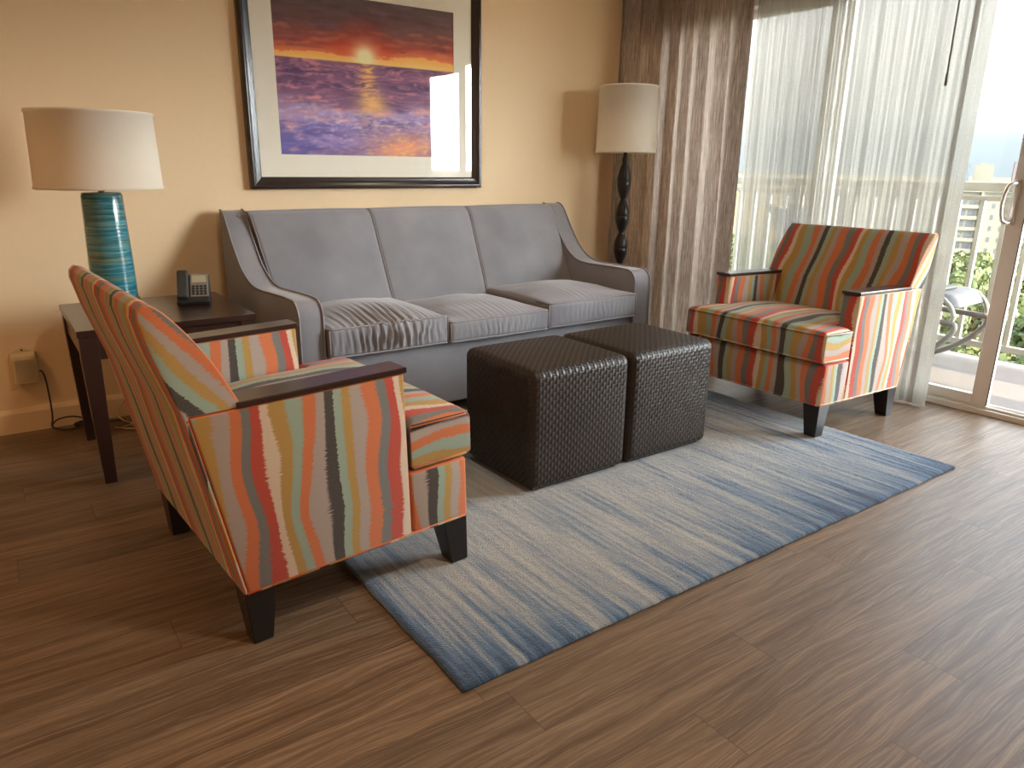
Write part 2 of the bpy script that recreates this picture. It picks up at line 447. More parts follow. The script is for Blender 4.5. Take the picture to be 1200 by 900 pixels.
# ------------------------------------------------------------------ room shell
XR, YB, YF, XL, ZC = 4.07, 3.90, -1.78, -2.6, 2.83
DY0, DY1, DZ = .22, 3.74, 2.20            # the sliding door's opening
m = MB(); m.box(XL-.12, XR+.10, YF-.12, YB+.12, -.12, 0); structure(m.build('floor', M['floor'], smooth=False))
m = MB(); m.box(XL-.12, XR+.16, YF-.12, YB+.12, ZC, ZC+.1); structure(m.build('ceiling', M['ceiling'], smooth=False))
m = MB(); m.box(XL-.12, XR+.16, YB, YB+.12, 0, ZC); structure(m.build('wall_back', M['wall'], smooth=False))
m = MB(); m.box(XL-.12, XR+.16, YF-.12, YF, 0, ZC); structure(m.build('wall_front', M['wall'], smooth=False))
m = MB(); m.box(XL-.12, XL, YF, YB, 0, ZC); structure(m.build('wall_left', M['wall'], smooth=False))
m = MB(); m.box(XR, XR+.11, YF, DY0, 0, ZC); m.box(XR, XR+.11, DY1, YB, 0, ZC); m.box(XR, XR+.11, DY0, DY1, DZ, ZC)
structure(m.build('wall_right', M['wall'], smooth=False))
def baseboard(name, poly_axis, a, b, prof):
    m = MB(); m.prism(prof, a, b, poly_axis); structure(m.build(name, M['trim'], smooth=False))
bp = [(0, 0), (-.016, 0), (-.016, .092), (-.011, .104), (-.006, .112), (0, .112)]
baseboard('baseboard_back', 0, XL, XR, [(YB+y, z) for y, z in bp])
baseboard('baseboard_front', 0, XL, XR, [(YF-y, z) for y, z in bp])
baseboard('baseboard_left', 1, YF+.02, YB-.02, [(XL-y, z) for y, z in bp])
baseboard('baseboard_right', 1, YF+.02, DY0-.05, [(XR+y, z) for y, z in bp])

# sliding balcony door
door = MB()
door.box(XR-.012, XR+.108, DY0-.0, DY0+.055, .0, DZ)
door.box(XR-.012, XR+.108, DY1-.055, DY1, 0, DZ)
door.box(XR-.012, XR+.108, DY0+.055, DY1-.055, DZ-.045, DZ)
door = structure(door.build('door_1', M['alu'], smooth=False, bevel=.004))
m = MB(); m.box(XR-.006, XR+.108, DY0+.055, DY1-.055, 0, .028); m.box(XR+.012, XR+.022, DY0+.055, DY1-.055, .028, .042); m.box(XR+.072, XR+.082, DY0+.055, DY1-.055, .028, .042)
m.build('door_track', M['alu'], door, smooth=False, bevel=.002)
def door_panel(x0, x1, y0, y1, name, rail=.06):
    f = MB(); z0, z1, s = .043, DZ-.048, .075
    f.box(x0, x1, y0, y0+s, z0, z1); f.box(x0, x1, y1-s, y1, z0, z1)
    f.box(x0, x1, y0+s, y1-s, z0, z0+rail); f.box(x0, x1, y0+s, y1-s, z1-.05, z1)
    o = f.build(name, M['alu'], door, smooth=False, bevel=.003)
    g = MB(); xm = (x0+x1)/2; g.box(xm-.003, xm+.003, y0+s, y1-s, z0+rail, z1-.05)
    g.build('glass_pane', M['door_glass'], o, smooth=False)
    return o
slide = door_panel(XR+.004, XR+.040, 1.506, 2.66, 'sliding_panel', .052)
fixed = door_panel(XR+.064, XR+.100, 2.56, DY1-.056, 'fixed_panel', .052)
side = door_panel(XR+.064, XR+.100, DY0+.056, 1.07, 'side_panel', .052)
m = MB(); m.box(XR+.001, XR+.004, 1.502, 1.507, .05, DZ-.06); m.build('weather_strip', M['black_plastic'], slide, smooth=False)
hd = MB()
hd.box(XR-.010, XR+.004, 1.545, 1.572, .955, 1.17)
pl = hd.build('handle_plate', M['chrome'], slide, smooth=False, bevel=.006)
hp = bez([(XR-.006, 1.557, 1.150), (XR-.035, 1.562, 1.153), (XR-.056, 1.578, 1.135), (XR-.062, 1.588, 1.06), (XR-.056, 1.580, .985), (XR-.035, 1.564, .968), (XR-.006, 1.557, .972)], 8)
m = MB(); m.tube(hp, .0085, 10); m.build('handle', M['chrome'], slide)

# ------------------------------------------------------------------ framed sunset picture
PX0, PX1, PZ0, PZ1 = 1.141, 2.519, 1.076, 2.190
pic = thing('framed_picture', (1.83, YB-.02, PZ0), 'large ocean sunset picture in dark frame on the tan wall above the sofa', 'picture')
def loc(o, p): return lambda x, y, z: (x-p.location.x, y-p.location.y, z-p.location.z)
lp = loc(None, pic)
def frame_profile():
    m = MB()
    prof = [(0, 0), (0, .030), (.006, .036), (.018, .037), (.030, .030), (.042, .026), (.052, .024), (.060, .020), (.060, 0)]   # inwards, out of the wall
    n = len(prof); ring = []
    for (sx, sz) in ((0, 0), (1, 0), (1, 1), (0, 1)):
        for (t, d) in prof:
            x = PX0+t if sx == 0 else PX1-t; z = PZ0+t if sz == 0 else PZ1-t
            ring.append(lp(x, YB-.002-d, z))
    F = []
    for c in range(4):
        for i in range(n):
            j = (i+1) % n; c2 = (c+1) % 4
            F.append((c*n+i, c*n+j, c2*n+j, c2*n+i))
    m.add(ring, F); return m
frame_profile().build('frame', M['picture_frame'], pic, smooth=False, bevel=.0015)
m = MB()
ix0, ix1, iz0, iz1 = 1.313, 2.343, 1.248, 2.022
ox0, ox1, oz0, oz1 = PX0+.05, PX1-.05, PZ0+.05, PZ1-.05
for a in ((ox0, ox1, oz0, iz0), (ox0, ox1, iz1, oz1), (ox0, ix0, iz0, iz1), (ix1, ox1, iz0, iz1)):
    m.box(a[0], a[1], YB-.015, YB-.011, a[2], a[3], lp)
m.build('mat', M['mat'], pic, smooth=False)
def fbm(x, y, z=0, oct=5):
    return noise.fractal((x, y, z), .9, 2.0, oct)
def sunset(u, v):
    """u 0..1 left to right, v 0..1 bottom to top"""
    hz = .598
    def L(a, b, t): t = max(0, min(1, t)); return tuple(a[i]+(b[i]-a[i])*t for i in range(3))
    n = fbm(u*3.0, v*7, 1); n2 = fbm(u*8, v*24, 4); n3 = fbm(u*24, v*60, 9, 3); n4 = fbm(u*5, v*16, 12)
    sx = .47
    if v > hz:
        t = (v-hz)/(1-hz)+n*.05-.10*(u-.5)
        c = L((255, 214, 128), (255, 186, 96), t/.14)
        if t > .13+.05*n2: c = L((240, 140, 90), (190, 84, 66), (t-.12)/.16)
        if t > .27: c = L((185, 82, 66), (128, 86, 82), (t-.27)/.25)
        if t > .50: c = L((128, 86, 82), (108, 90, 88), (t-.5)/.4)
        c = L(c, (92, 62, 72), max(0, n4*.9)*(t > .2)); c = L(c, (240, 150, 110), max(0, -n2*.7)*(t > .17)*(t < .55))
        c = L(c, (150, 110, 140), max(0, n2*.6)*(t > .3))
        rx = (u-sx)*1.33; ry = (v-hz-.045); d = math.hypot(rx, ry*1.1)
        c = L(c, (236, 72, 34), max(0, .85-d/.34)*(t > .13)); c = L(c, (255, 246, 190), math.exp(-(d/.085)**2)*1.25)
    else:
        t = (hz-v)/hz+n*.03
        c = L((150, 104, 132), (140, 100, 136), t/.12)
        wv = math.sin((v**.8)*150+n*11+n2*4)
        c = L(c, (226, 150, 160), max(0, wv*.35+n2*.9)); c = L(c, (92, 72, 112), max(0, -wv*.35+n4*.8))
        f = smoothstep(.30, .55, t+.10*n+.1*(u-.4))
        foam = L((214, 178, 204), (150, 135, 200), (t-.35)*2.2+n*.7)
        foam = L(foam, (240, 178, 176), max(0, n2*1.3+.15-(t-.4)*.8)); foam = L(foam, (104, 92, 156), max(0, -n4*1.3)); foam = L(foam, (232, 220, 238), max(0, n3*.8+n*.4))
        c = L(c, foam, f)
        if t > .72: c = L(c, (128, 106, 146), (t-.72)*2.2+n*.8)
        c = L(c, (96, 94, 170), .6*smoothstep(.26, .08, u+.25*n2)*smoothstep(.55, .75, t))
        r = math.exp(-((u-sx-.015)/(.035+.05*t))**2)
        c = L(c, (255, 196, 120), r*max(0, .8-t*1.2+.4*wv)); c = L(c, (250, 200, 130), math.exp(-((u-sx-.035)/.075)**2-((t-.40)/.11)**2)*.95)
        g = math.exp(-((u-.68-.25*(.9-t))/.19)**2-((t-.90)/.17)**2)
        c = L(c, (240, 165, 140), g*1.1); c = L(c, (250, 200, 110), g*max(0, n3*1.8))
    return lin(*c)
NU, NV = 190, 144
m = MB(); V = []; F = []
for j in range(NV+1):
    for i in range(NU+1): V.append(lp(ix0-.004+(ix1-ix0+.008)*i/NU, YB-.0105, iz0-.004+(iz1-iz0+.008)*j/NV))
for j in range(NV):
    for i in range(NU): a = j*(NU+1)+i; F.append((a, a+1, a+NU+2, a+NU+1))
m.add(V, F); pr = m.build('print', M['print'], pic, fix=False)
ca = pr.data.color_attributes.new('Col', 'FLOAT_COLOR', 'POINT')
for j in range(NV+1):
    for i in range(NU+1): ca.data[j*(NU+1)+i].color = (*sunset(i/NU, j/NV), 1)
m = MB(); m.box(ox0, ox1, YB-.0205, YB-.0185, oz0, oz1, lp); m.build('glass', M['picture_glass'], pic, smooth=False)

# ------------------------------------------------------------------ grey sofa
SOFA = thing('sofa', (2.065, 3.43, 0), 'long grey three seat sofa with sloping arms against the tan wall', 'sofa')
ls = lambda x, y, z: (x-2.065, y-3.43, z)
YFR = 2.985
def lflare(x, y): return x - .055*smoothstep(3.05, 3.8, y)
m = MB(); m.rbox(((1.14+2.98)/2, (YFR+.012+3.86)/2, (.075+.385)/2), (2.98-1.14, 3.86-YFR-.012, .31), .012, (30, 10, 4), fn=ls); m.build('base', M['velvet'], SOFA)
aprof = [(YFR, .075), (YFR, .56)]
aprof += arc(YFR+.075, .567, .075, 180, 95, 8)
aprof += [tuple(p)[:2] for p in bez([(3.14, .643, 0), (3.28, .641, 0), (3.40, .640, 0), (3.48, .648, 0), (3.55, .676, 0), (3.62, .728, 0), (3.69, .810, 0), (3.745, .885, 0), (3.785, .940, 0), (3.82, .970, 0), (3.862, .978, 0)], 5)]
aprof += [(3.872, .965), (3.872, .075)]
def rounded(poly):
    return poly
def arm(x0, x1, left):
    fn = (lambda x, y, z: ls(lflare(x, y), y, z)) if left else (lambda x, y, z: ls(x, y, z))
    m = MB(); m.prism(aprof, x0, x1, 0, fn)
    o = m.build('arm', M['velvet'], SOFA, bevel=.012, bang=50)
    path = aprof[:-2]
    for x in (x0+.006, x1-.006):
        sgn = -1 if x < (x0+x1)/2 else 1
        pts = [Vector(fn(x+sgn*.003, y-.003, z+.002)) for y, z in path]
        pm = MB(); pm.tube(pts, .0042, 6); pm.build('piping', M['piping'], o)
arm(1.027, 1.138, True); arm(2.982, 3.105, False)
# upright frame behind the cushions
m = MB(); m.rbox(((1.03+2.98)/2, 3.83, .53), (1.95, .085, .86), .015, (10, 2, 6), fn=ls); m.build('back_frame', M['velvet'], SOFA)
ang = math.atan2(.215, .46); up = Vector((0, math.sin(ang), math.cos(ang))); bk = Vector((0, math.cos(ang), -math.sin(ang)))
def back_cushion(x0, x1, x0t, x1t):
    L, D, R = .600, .125, .070
    def fn(x, y, z):
        t = z/L; xa, xb = x0*(1-t)+x0t*t, x1*(1-t)+x1t*t
        xx = xa+(xb-xa)*x/.6
        if y < R and z > L-R:
            a_, b_ = R-y, z-(L-R); h_ = math.hypot(a_, b_)
            if h_ > 1e-6: k_ = max(a_, b_)/h_; y, z = R-a_*k_, L-R+b_*k_
        P = Vector((0, 3.512, .455)) + up*z + bk*y
        return ls(xx, P.y, P.z)
    m = MB(); m.rbox((.3, D/2, L/2), (.6, D, L), .016, (16, 8, 26), puff=(0, 0, .020, 0, 0, .004), fn=fn)
    o = m.build('back_cushion', M['velvet'], SOFA)
    for xx in (0.003, .597):
        pts = [Vector(fn(xx, .006, .03+k*.50/14)) for k in range(15)]
        pts += [Vector(fn(xx, .004, L-R+.004+k*(R-.008)/6)) for k in range(7)]
        pts += [Vector(fn(xx, .006+k*(R)/6, L-.004)) for k in range(1, 7)]
        pm = MB(); pm.tube(pts, .0036, 6); pm.build('piping', M['piping'], o)
back_cushion(1.140, 1.741, 1.082, 1.727); back_cushion(1.745, 2.338, 1.731, 2.352); back_cushion(2.342, 2.982, 2.356, 2.985)
def seat_cushion(x0, x1, zt, zb, yf, wr, seed):
    cx, w = (x0+x1)/2, x1-x0; yb = 3.575; h = zt-zb
    def fn(x, y, z):
        fr = smoothstep(.10, 0, y-yf)
        k = math.exp(-((x-cx)/(w*.33))**2)
        a = wr*k*(math.sin(x*190+4*noise.noise((x*9, z*14, seed)))+.6*math.sin(x*310+z*40+seed))
        vz = math.sin(PI*max(0, min(1, (z-zb)/h)))
        top = smoothstep(.35, 0, y-yf)*(z > (zt+zb)/2)
        y2 = y - fr*a*.010*max(0, vz)
        z2 = z + .006*a*top*smoothstep(zb+h*.7, zt, z) + .004*noise.noise((x*8, y*8, seed))*smoothstep(zb, zt, z)
        return ls(x, y2, z2)
    m = MB(); m.rbox((cx, (yf+yb)/2, (zt+zb)/2), (w, yb-yf, h), .022, (84, 34, 14), puff=(0, 0, .010, 0, 0, .050), fn=fn)
    o = m.build('seat_cushion', M['velvet'], SOFA)
    for z, dz in ((zt-.006, .002), (zb+.006, -.002)):
        pts = []; pm = MB()
        for k in range(25):
            x = x0+.010+(w-.020)*k/24
            pts.append(Vector(fn(x, yf+.004-.006*max(0, 1-((x-cx)/(w/2))**2)*.0, z+dz)))
        pts = [Vector(ls(x0+.002, yf+.12, z+dz)), Vector(ls(x0+.002, yf+.02, z+dz))]+pts+[Vector(ls(x1-.002, yf+.02, z+dz)), Vector(ls(x1-.002, yf+.12, z+dz))]
        pm.tube(pts, .0042, 6); pm.build('piping', M['piping'], o)
    for x in (x0+.004, x1-.004): pm = MB(); pm.tube([Vector(ls(x, yf+.004, zb+.008)), Vector(ls(x, yf+.003, (zt+zb)/2)), Vector(ls(x, yf+.004, zt-.008))], .0036, 6); pm.build('piping', M['piping'], o)
seat_cushion(1.146, 1.741, .522, .388, 2.955, 1.0, 1.0)
seat_cushion(1.745, 2.339, .492, .387, 2.945, .25, 5.0)
seat_cushion(2.343, 2.972, .522, .390, 2.950, .18, 9.0)
for x in (1.08, 3.05):
    for y in (3.06, 3.80):
        m = MB(); m.box(x-.03, x+.03, y-.03, y+.03, 0, .078, ls); m.build('leg', M['black_wood'], SOFA, smooth=False, bevel=.003)

# ------------------------------------------------------------------ striped armchairs
CW, CA, DA, DR, DRA, DT = .806, .084, .200, .694, .772, .835
ZB, ZA, ZRAIL, ZS = .152, .644, .345, .492
def suv(mode):
    ph = .31*.36
    def f(co, n):
        a = (abs(n.x), abs(n.y), abs(n.z))
        d = DR-co.x; s = co.y+CW/2
        if mode == 'side':               # arm panels
            if a[1] >= max(a[0], a[2]): return (.775-d, co.z)
            return (s+ph, co.z)
        if mode == 'back':
            if a[1] > .75 and co.z < ZA: return (.775-d, co.z)
            if a[1] > .75:               # the wedge side of the back: stripes run with its slant
                e = (d-.60)-(co.z-.63)*.72
                return (.117-e, co.z+.3)
            return (s+ph, co.z+(.0 if n.x < 0 else .02))
        if mode == 'cushion':
            if a[1] > .75: return ((.36*.62+co.z-.36) if n.y < 0 else (.485-co.z), d)
            if a[2] > .6: return (s+ph, d)
            return (s+ph, co.z-.5)
        if a[1] >= max(a[0], a[2]): return (.472-d, co.z)
        return (s+ph, co.z-.06)
    return f
def px(d): return DR-d
CH = thing('armchair', (0, 0, 0), 'chair', 'armchair')
def dprism(m, poly, y0, y1): m.prism([(px(d), z) for d, z in poly], y0, y1, 1)
# seat frame: full-width front rail, narrower between the arms
m = MB()
T = [(px(0), -CW/2), (px(0), CW/2), (px(DA-.002), CW/2), (px(DA-.002), CW/2-CA), (px(.66), CW/2-CA), (px(.66), -CW/2+CA), (px(DA-.002), -CW/2+CA), (px(DA-.002), -CW/2)]
m.prism(T, ZB, ZRAIL, 2)
fr = m.build('seat_frame', M['stripe'], CH, uv=suv('body'), bevel=.012, bang=40)
for s in (-1, 1):
    pm = MB(); pm.tube([(px(DR-.01), s*(CW/2-.002), ZB+.001), (px(.012), s*(CW/2-.002), ZB+.001), (px(.0), s*(CW/2-.014), ZB+.001), (px(0), 0, ZB+.001)], .0045, 6); pm.build('piping', M['stripe'], fr, uv=suv('body'))
# arm panels with wooden caps
for s in (-1, 1):
    y0, y1 = (-CW/2, -CW/2+CA) if s < 0 else (CW/2-CA, CW/2)
    m = MB(); dprism(m, [(DA, ZB), (DA, ZA), (DRA-.0085, ZA), (DR-.0115, ZB)], y0, y1)
    ap = m.build('arm_panel', M['stripe'], CH, uv=suv('side'), bevel=.007, bang=40)
    m = MB(); m.box(px(.655), px(DA-.008), y0-.004, y1+.004, ZA+.0005, ZA+.0165)
    c = m.build('armrest', M['espresso'], CH, smooth=False, bevel=.003); c['label'] = 'dark wood armrest cap'
# back: full width above the arms, between the arms below
front = bez([(.585, .40, 0), (.600, .50, 0), (.625, .60, 0), (.655, .68, 0), (.692, .76, 0), (.735, .83, 0), (.775, .882, 0), (.803, .908, 0), (.822, .913, 0), (.836, .902, 0)], 4)
front = [tuple(p)[:2] for p in front]
zf = ZA+.001
def build_back():
    """one skin: full width above the arms and along the outer rear, between the arms below"""
    A = [(.637, zf)]+[p for p in front if p[1] > zf+.012]+[(.839, .880), (.8225, .80), (.800, .72), (.778, zf), (DR, ZB)]
    E = [(DR-.0105, ZB), (DRA-.0075, zf)]
    I = [(.660, ZB+.002), (.660, .37)]+[p for p in front if p[1] < zf-.012]
    yo, yi = CW/2, CW/2-CA-.0008
    Y = [-yo, -yo+.02, -yi]+[-yi+2*yi*k/10 for k in range(1, 10)]+[yi, yo-.02, yo]
    V, F, idx = [], [], {}
    def vt(kind, i, j):
        if (kind, i, j) not in idx:
            d, z = (A, E, I)['AEI'.index(kind)][i]; idx[(kind, i, j)] = len(V); V.append((px(d), Y[j], z))
        return idx[(kind, i, j)]
    inner = lambda j: Y[j] >= -yi-1e-6 and Y[j+1] <= yi+1e-6
    pathA = [('A', i) for i in range(len(A))]
    pathE = [('A', len(A)-1), ('E', 0), ('E', 1), ('A', 0)]
    pathI = [('A', len(A)-1)]+[('I', i) for i in range(len(I))]+[('A', 0)]
    for j in range(len(Y)-1):
        for path in (pathA, pathI if inner(j) else pathE):
            for p, q in zip(path, path[1:]): F.append((vt(*p, j), vt(*q, j), vt(*q, j+1), vt(*p, j+1)))
    for j in (0, len(Y)-1):
        F.append(tuple(vt(*p, j) for p in pathA[:-1]+[('E', 1)])); F.append(tuple(vt(*p, j) for p in pathA[-2:]+[('E', 0), ('E', 1)]))
    for j in (Y.index(-yi), Y.index(yi)):
        F.append(tuple(vt(*p, j) for p in [('I', i) for i in range(len(I))]+[('A', 0), ('E', 1), ('E', 0)]))
    m = MB(); m.add(V, F); m.build('back', M['stripe'], CH, uv=suv('back'), bevel=.006, bang=50)
build_back()
# T shaped seat cushion
def tcushion():
    r, zb, zt = .026, ZRAIL+.002, ZS
    d0, d1, d2 = -.018, DA-.012, .592
    yo, yi = CW/2-.004, CW/2-CA-.003
    def samp(a, b, n, e=r):
        L = [a+e*(1-math.cos(PI/2*k/4)) for k in range(4)]
        L += [a+e+(b-a-2*e)*k/n for k in range(n+1)]
        return L+[b-e*(1-math.cos(PI/2*k/4)) for k in (3, 2, 1, 0)]
    D = samp(d0, d1, 4)+samp(d1, d2, 10)[1:]
    Y = samp(-yo, -yi, 2, .02)+samp(-yi, yi, 16)[1:-1]+samp(yi, yo, 2, .02)
    def inside(d, y): return d <= d1+1e-6 or abs(y) <= yi+1e-6
    def dist(d, y):
        a = min(d-d0, yo-abs(y)) if True else 0
        if abs(y) > yi: return max(0, min(a, d1-d))
        e = min(d-d0, d2-d)
        if d > d1: return max(0, min(e, yi-abs(y)))
        q = math.hypot(max(0, yi-abs(y)), max(0, d1-d))
        return max(0, min(e, q, yo-abs(y)))
    top, bot, V, F = {}, {}, [], []
    def vt(i, j, up):
        tab = top if up else bot
        if (i, j) in tab: return tab[(i, j)]
        d, y = D[i], Y[j]; ds = dist(d, y)
        q = r-math.sqrt(max(0, r*r-(r-min(r, ds))**2))
        cr = .028*max(0, 1-((d-.28)/.32)**2)*max(0, 1-(y/.42)**2)
        z = zt-q+cr if up else zb+q*.6
        tab[(i, j)] = len(V); V.append((px(d), y, z)); return tab[(i, j)]
    cells = set()
    for i in range(len(D)-1):
        for j in range(len(Y)-1):
            if inside((D[i]+D[i+1])/2, (Y[j]+Y[j+1])/2): cells.add((i, j))
    for i, j in cells:
        F.append((vt(i, j, 1), vt(i, j+1, 1), vt(i+1, j+1, 1), vt(i+1, j, 1)))
        F.append((vt(i, j, 0), vt(i+1, j, 0), vt(i+1, j+1, 0), vt(i, j+1, 0)))
        for (a, b, nb) in (((i, j), (i+1, j), (i, j-1)), ((i, j+1), (i+1, j+1), (i, j+1)), ((i, j), (i, j+1), (i-1, j)), ((i+1, j), (i+1, j+1), (i+1, j))):
            if nb not in cells: F.append((vt(*a, 1), vt(*b, 1), vt(*b, 0), vt(*a, 0)))
    m = MB(); m.add(V, F); o = m.build('seat_cushion', M['stripe'], CH, uv=suv('cushion'))
    for z in (zt-r+.012, zb+r*.6-.006):
        e = .001; pm = MB()
        pm.tube([(px(d1-.004), -yo-e, z), (px(d0+.02), -yo-e, z), (px(d0-e), -yo+.018, z), (px(d0-e), 0, z), (px(d0-e), yo-.018, z), (px(d0+.02), yo+e, z), (px(d1-.004), yo+e, z)], .0045, 6)
        pm.build('piping', M['stripe'], o, uv=suv('cushion'))
tcushion()
def leg(d0, d1, b0, b1, s):
    yo = s*(CW/2-.003); yi = s*(CW/2-.088); yib = s*(CW/2-.062)
    m = MB(); m.add([(px(d0), yo, ZB), (px(d1), yo, ZB), (px(d1), yi, ZB), (px(d0), yi, ZB), (px(b0), yo, 0), (px(b1), yo, 0), (px(b1), yib, 0), (px(b0), yib, 0)],
          [(0, 1, 2, 3), (4, 7, 6, 5), (0, 4, 5, 1), (1, 5, 6, 2), (2, 6, 7, 3), (3, 7, 4, 0)])
    m.build('leg', M['black_wood'], CH, smooth=False, bevel=.003)
for s in (-1, 1):
    leg(.004, .088, .004, .062, s); leg(DR-.086, DR-.002, DR-.062, DR-.010, s)
CH['label'] = 'orange striped armchair at left seen from behind, beside the side table'
CH2 = copy_tree(CH)
CH2['label'] = 'orange striped armchair facing us in front of the sheer curtain'
for c in (CH, CH2): c['group'] = 'matching striped armchairs'
def place(c, ox, oy, th, tilt):
    # ox, oy: near front corner of the base; forward = +x turned by th
    fwd = Vector((math.cos(th), math.sin(th), 0)); left = Vector((-fwd.y, fwd.x, 0))
    near = -1 if left.y > 0 else 1                 # which side looks to the camera
    p = Vector((ox, oy, 0)) - fwd*DR - left*(near*CW/2)
    c.location = (p.x, p.y, .0); c.rotation_euler = (0, -tilt, th)
place(CH, 1.096, 1.752, .061, .0165/.66); place(CH2, 2.983, 1.769, PI+.006, .0165/.66)

# ------------------------------------------------------------------ ottomans
def ouv(co, n):
    a = (abs(n.x), abs(n.y), abs(n.z))
    if a[2] > max(a[0], a[1]): return (co.x, co.y)
    if a[0] > a[1]: return (co.y, co.z)
    return (co.x, co.z)
def ottoman(x0, x1, y0, y1, label):
    t = thing('ottoman', ((x0+x1)/2, (y0+y1)/2, .0165), label, 'ottoman', group='dark brown cube ottomans on the rug')
    w, d, h = x1-x0, y1-y0, .468
    m = MB(); m.rbox((0, 0, .008+h/2), (w, d, h), .034, (10, 10, 10), puff=(.003, .003, .003, .003, 0, .012), seg=5)
    m.build('upholstery', M['weave'], t, uv=ouv)
    m = MB(); m.box(-w/2+.03, w/2-.03, -d/2+.03, d/2-.03, 0, .012); m.build('foot_plinth', M['black_plastic'], t, smooth=False)
ottoman(1.531, 2.018, 2.012, 2.485, 'dark brown woven cube ottoman nearer the left armchair')
ottoman(2.030, 2.520, 2.012, 2.485, 'dark brown woven cube ottoman nearer the right armchair')

# ------------------------------------------------------------------ rug
def rug():
    nx, ny = 300, 190; x0, x1, y0, y1 = .762, 3.20, 1.25, 2.775; V = []; F = []
    for j in range(ny+1):
        for i in range(nx+1):
            x = x0+(x1-x0)*i/nx; y = y0+(y1-y0)*j/ny
            e = min(i, nx-i, j, ny-j)
            wob = .004*noise.noise((x*14, y*14, 3)) if e == 0 else 0
            z = .0125+.0022*noise.noise((x*60, y*60, 0))+.0012*noise.noise((x*11, y*11, 5))
            z *= (.70, .90, 1.0)[min(e, 2)]
            V.append((x+wob, y+wob, z))
    for j in range(ny):
        for i in range(nx): a = j*(nx+1)+i; F.append((a, a+1, a+nx+2, a+nx+1))
    m = MB(); m.add(V, F)
    ring = [i for i in range(nx+1)]+[j*(nx+1)+nx for j in range(1, ny+1)]+[ny*(nx+1)+i for i in range(nx-1, -1, -1)]+[j*(nx+1) for j in range(ny-1, 0, -1)]
    base = len(m.v); m.v += [(m.v[i][0], m.v[i][1], .001) for i in ring]; n = len(ring)
    for k in range(n): m.f.append([ring[k], base+k, base+(k+1) % n, ring[(k+1) % n]])
    m.f.append([base+k for k in range(n)][::-1])
    o = m.build('rug', M['rug']); tag(o, 'blue and beige streaked wool rug under the ottomans', 'rug')
rug()

# ------------------------------------------------------------------ side table
TX0, TX1, TY0, TY1, TZ = .222, .868, 3.02, 3.665, .610
tb = thing('side_table', ((TX0+TX1)/2, (TY0+TY1)/2, 0), 'dark wood square side table between the left armchair and the wall', 'table')
lt = lambda x, y, z: (x-(TX0+TX1)/2, y-(TY0+TY1)/2, z)
m = MB(); m.box(TX0, TX1, TY0, TY1, TZ-.026, TZ, lt); m.build('tabletop', M['espresso'], tb, smooth=False, bevel=.003)
m = MB(); i_ = .012
for a in ((TX0+.06, TX1-.06, TY0+i_, TY0+.034), (TX0+.06, TX1-.06, TY1-.034, TY1-i_), (TX0+i_, TX0+.034, TY0+.06, TY1-.06), (TX1-.034, TX1-i_, TY0+.06, TY1-.06)):
    m.box(a[0], a[1], a[2], a[3], TZ-.115, TZ-.0265, lt)
m.build('apron', M['espresso'], tb, smooth=False, bevel=.002)
for sx in (0, 1):
    for sy in (0, 1):
        x0, y0 = (TX0+.004 if sx == 0 else TX1-.066), (TY0+.004 if sy == 0 else TY1-.066)
        cx, cy = x0+.031, y0+.031; m = MB()
        V = []
        for z, h in ((TZ-.0265, .031), (TZ-.12, .031), (0, .021)):
            ax = cx+(.006 if z == 0 else 0)*(1 if sx == 0 else -1); ay = cy+(.006 if z == 0 else 0)*(1 if sy == 0 else -1)
            V += [lt(ax-h, ay-h, z), lt(ax+h, ay-h, z), lt(ax+h, ay+h, z), lt(ax-h, ay+h, z)]
        F = [(0, 1, 2, 3), (8, 11, 10, 9)]+[(k*4+i, k*4+(i+1) % 4, k*4+4+(i+1) % 4, k*4+4+i) for k in (0, 1) for i in range(4)]
        m.add(V, F); m.build('leg', M['espresso'], tb, smooth=False, bevel=.002)

# ------------------------------------------------------------------ table lamp
tl = thing('table_lamp', (.415, 3.42, TZ), 'table lamp with teal glazed cylinder base and cream drum shade', 'lamp')
m = MB(); m.lathe([(.0, 0), (.088, 0), (.090, .006), (.090, .046), (.085, .052), (.0, .052)], cap=False); m.build('foot', M['espresso'], tl)
m = MB(); m.lathe([(.0, .052), (.083, .053), (.084, .07), (.083, .18), (.078, .36), (.075, .46), (.070, .472), (.0, .474)], cap=False); m.build('body', M['teal'], tl)
m = MB(); m.lathe([(.0, .473), (.011, .474), (.011, .56), (.017, .565), (.017, .62), (0, .622)], seg=20, cap=False); m.build('socket', M['chrome'], tl)
def shade(parent, z0, z1, r0, r1, spider_z):
    m = MB(); t = .003
    m.lathe([(r0, z0), (r0+.0035, z0+.001), (r0+.0035, z0+.010), (r0, z0+.012), (r1, z1-.012), (r1+.0035, z1-.010), (r1+.0035, z1-.001), (r1, z1), (r1-t, z1), (r0-t, z0), (r0, z0)], seg=72, cap=False)
    m.build('lamp_shade', M['shade'], parent)
    m = MB()
    for k in range(3):
        a = 2*PI*k/3+.4
        m.tube([(0, 0, spider_z), (math.cos(a)*(r1-.004), math.sin(a)*(r1-.004), spider_z+.02)], .002, 6)
    m.lathe([(0, spider_z-.01), (.010, spider_z-.008), (.010, spider_z+.012), (.006, spider_z+.03), (0, spider_z+.034)], seg=16, cap=False)
    m.build('shade_fitter', M['chrome'], parent)
shade(tl, .486, .776, .228, .220, .700)
m = MB(); m.lathe([(0, .622), (.014, .624), (.018, .645), (.027, .67), (.026, .69), (.015, .706), (0, .708)], seg=20, cap=False); m.build('bulb', simple('frosted_bulb', (.8, .78, .72), .4, vary=.02), tl)

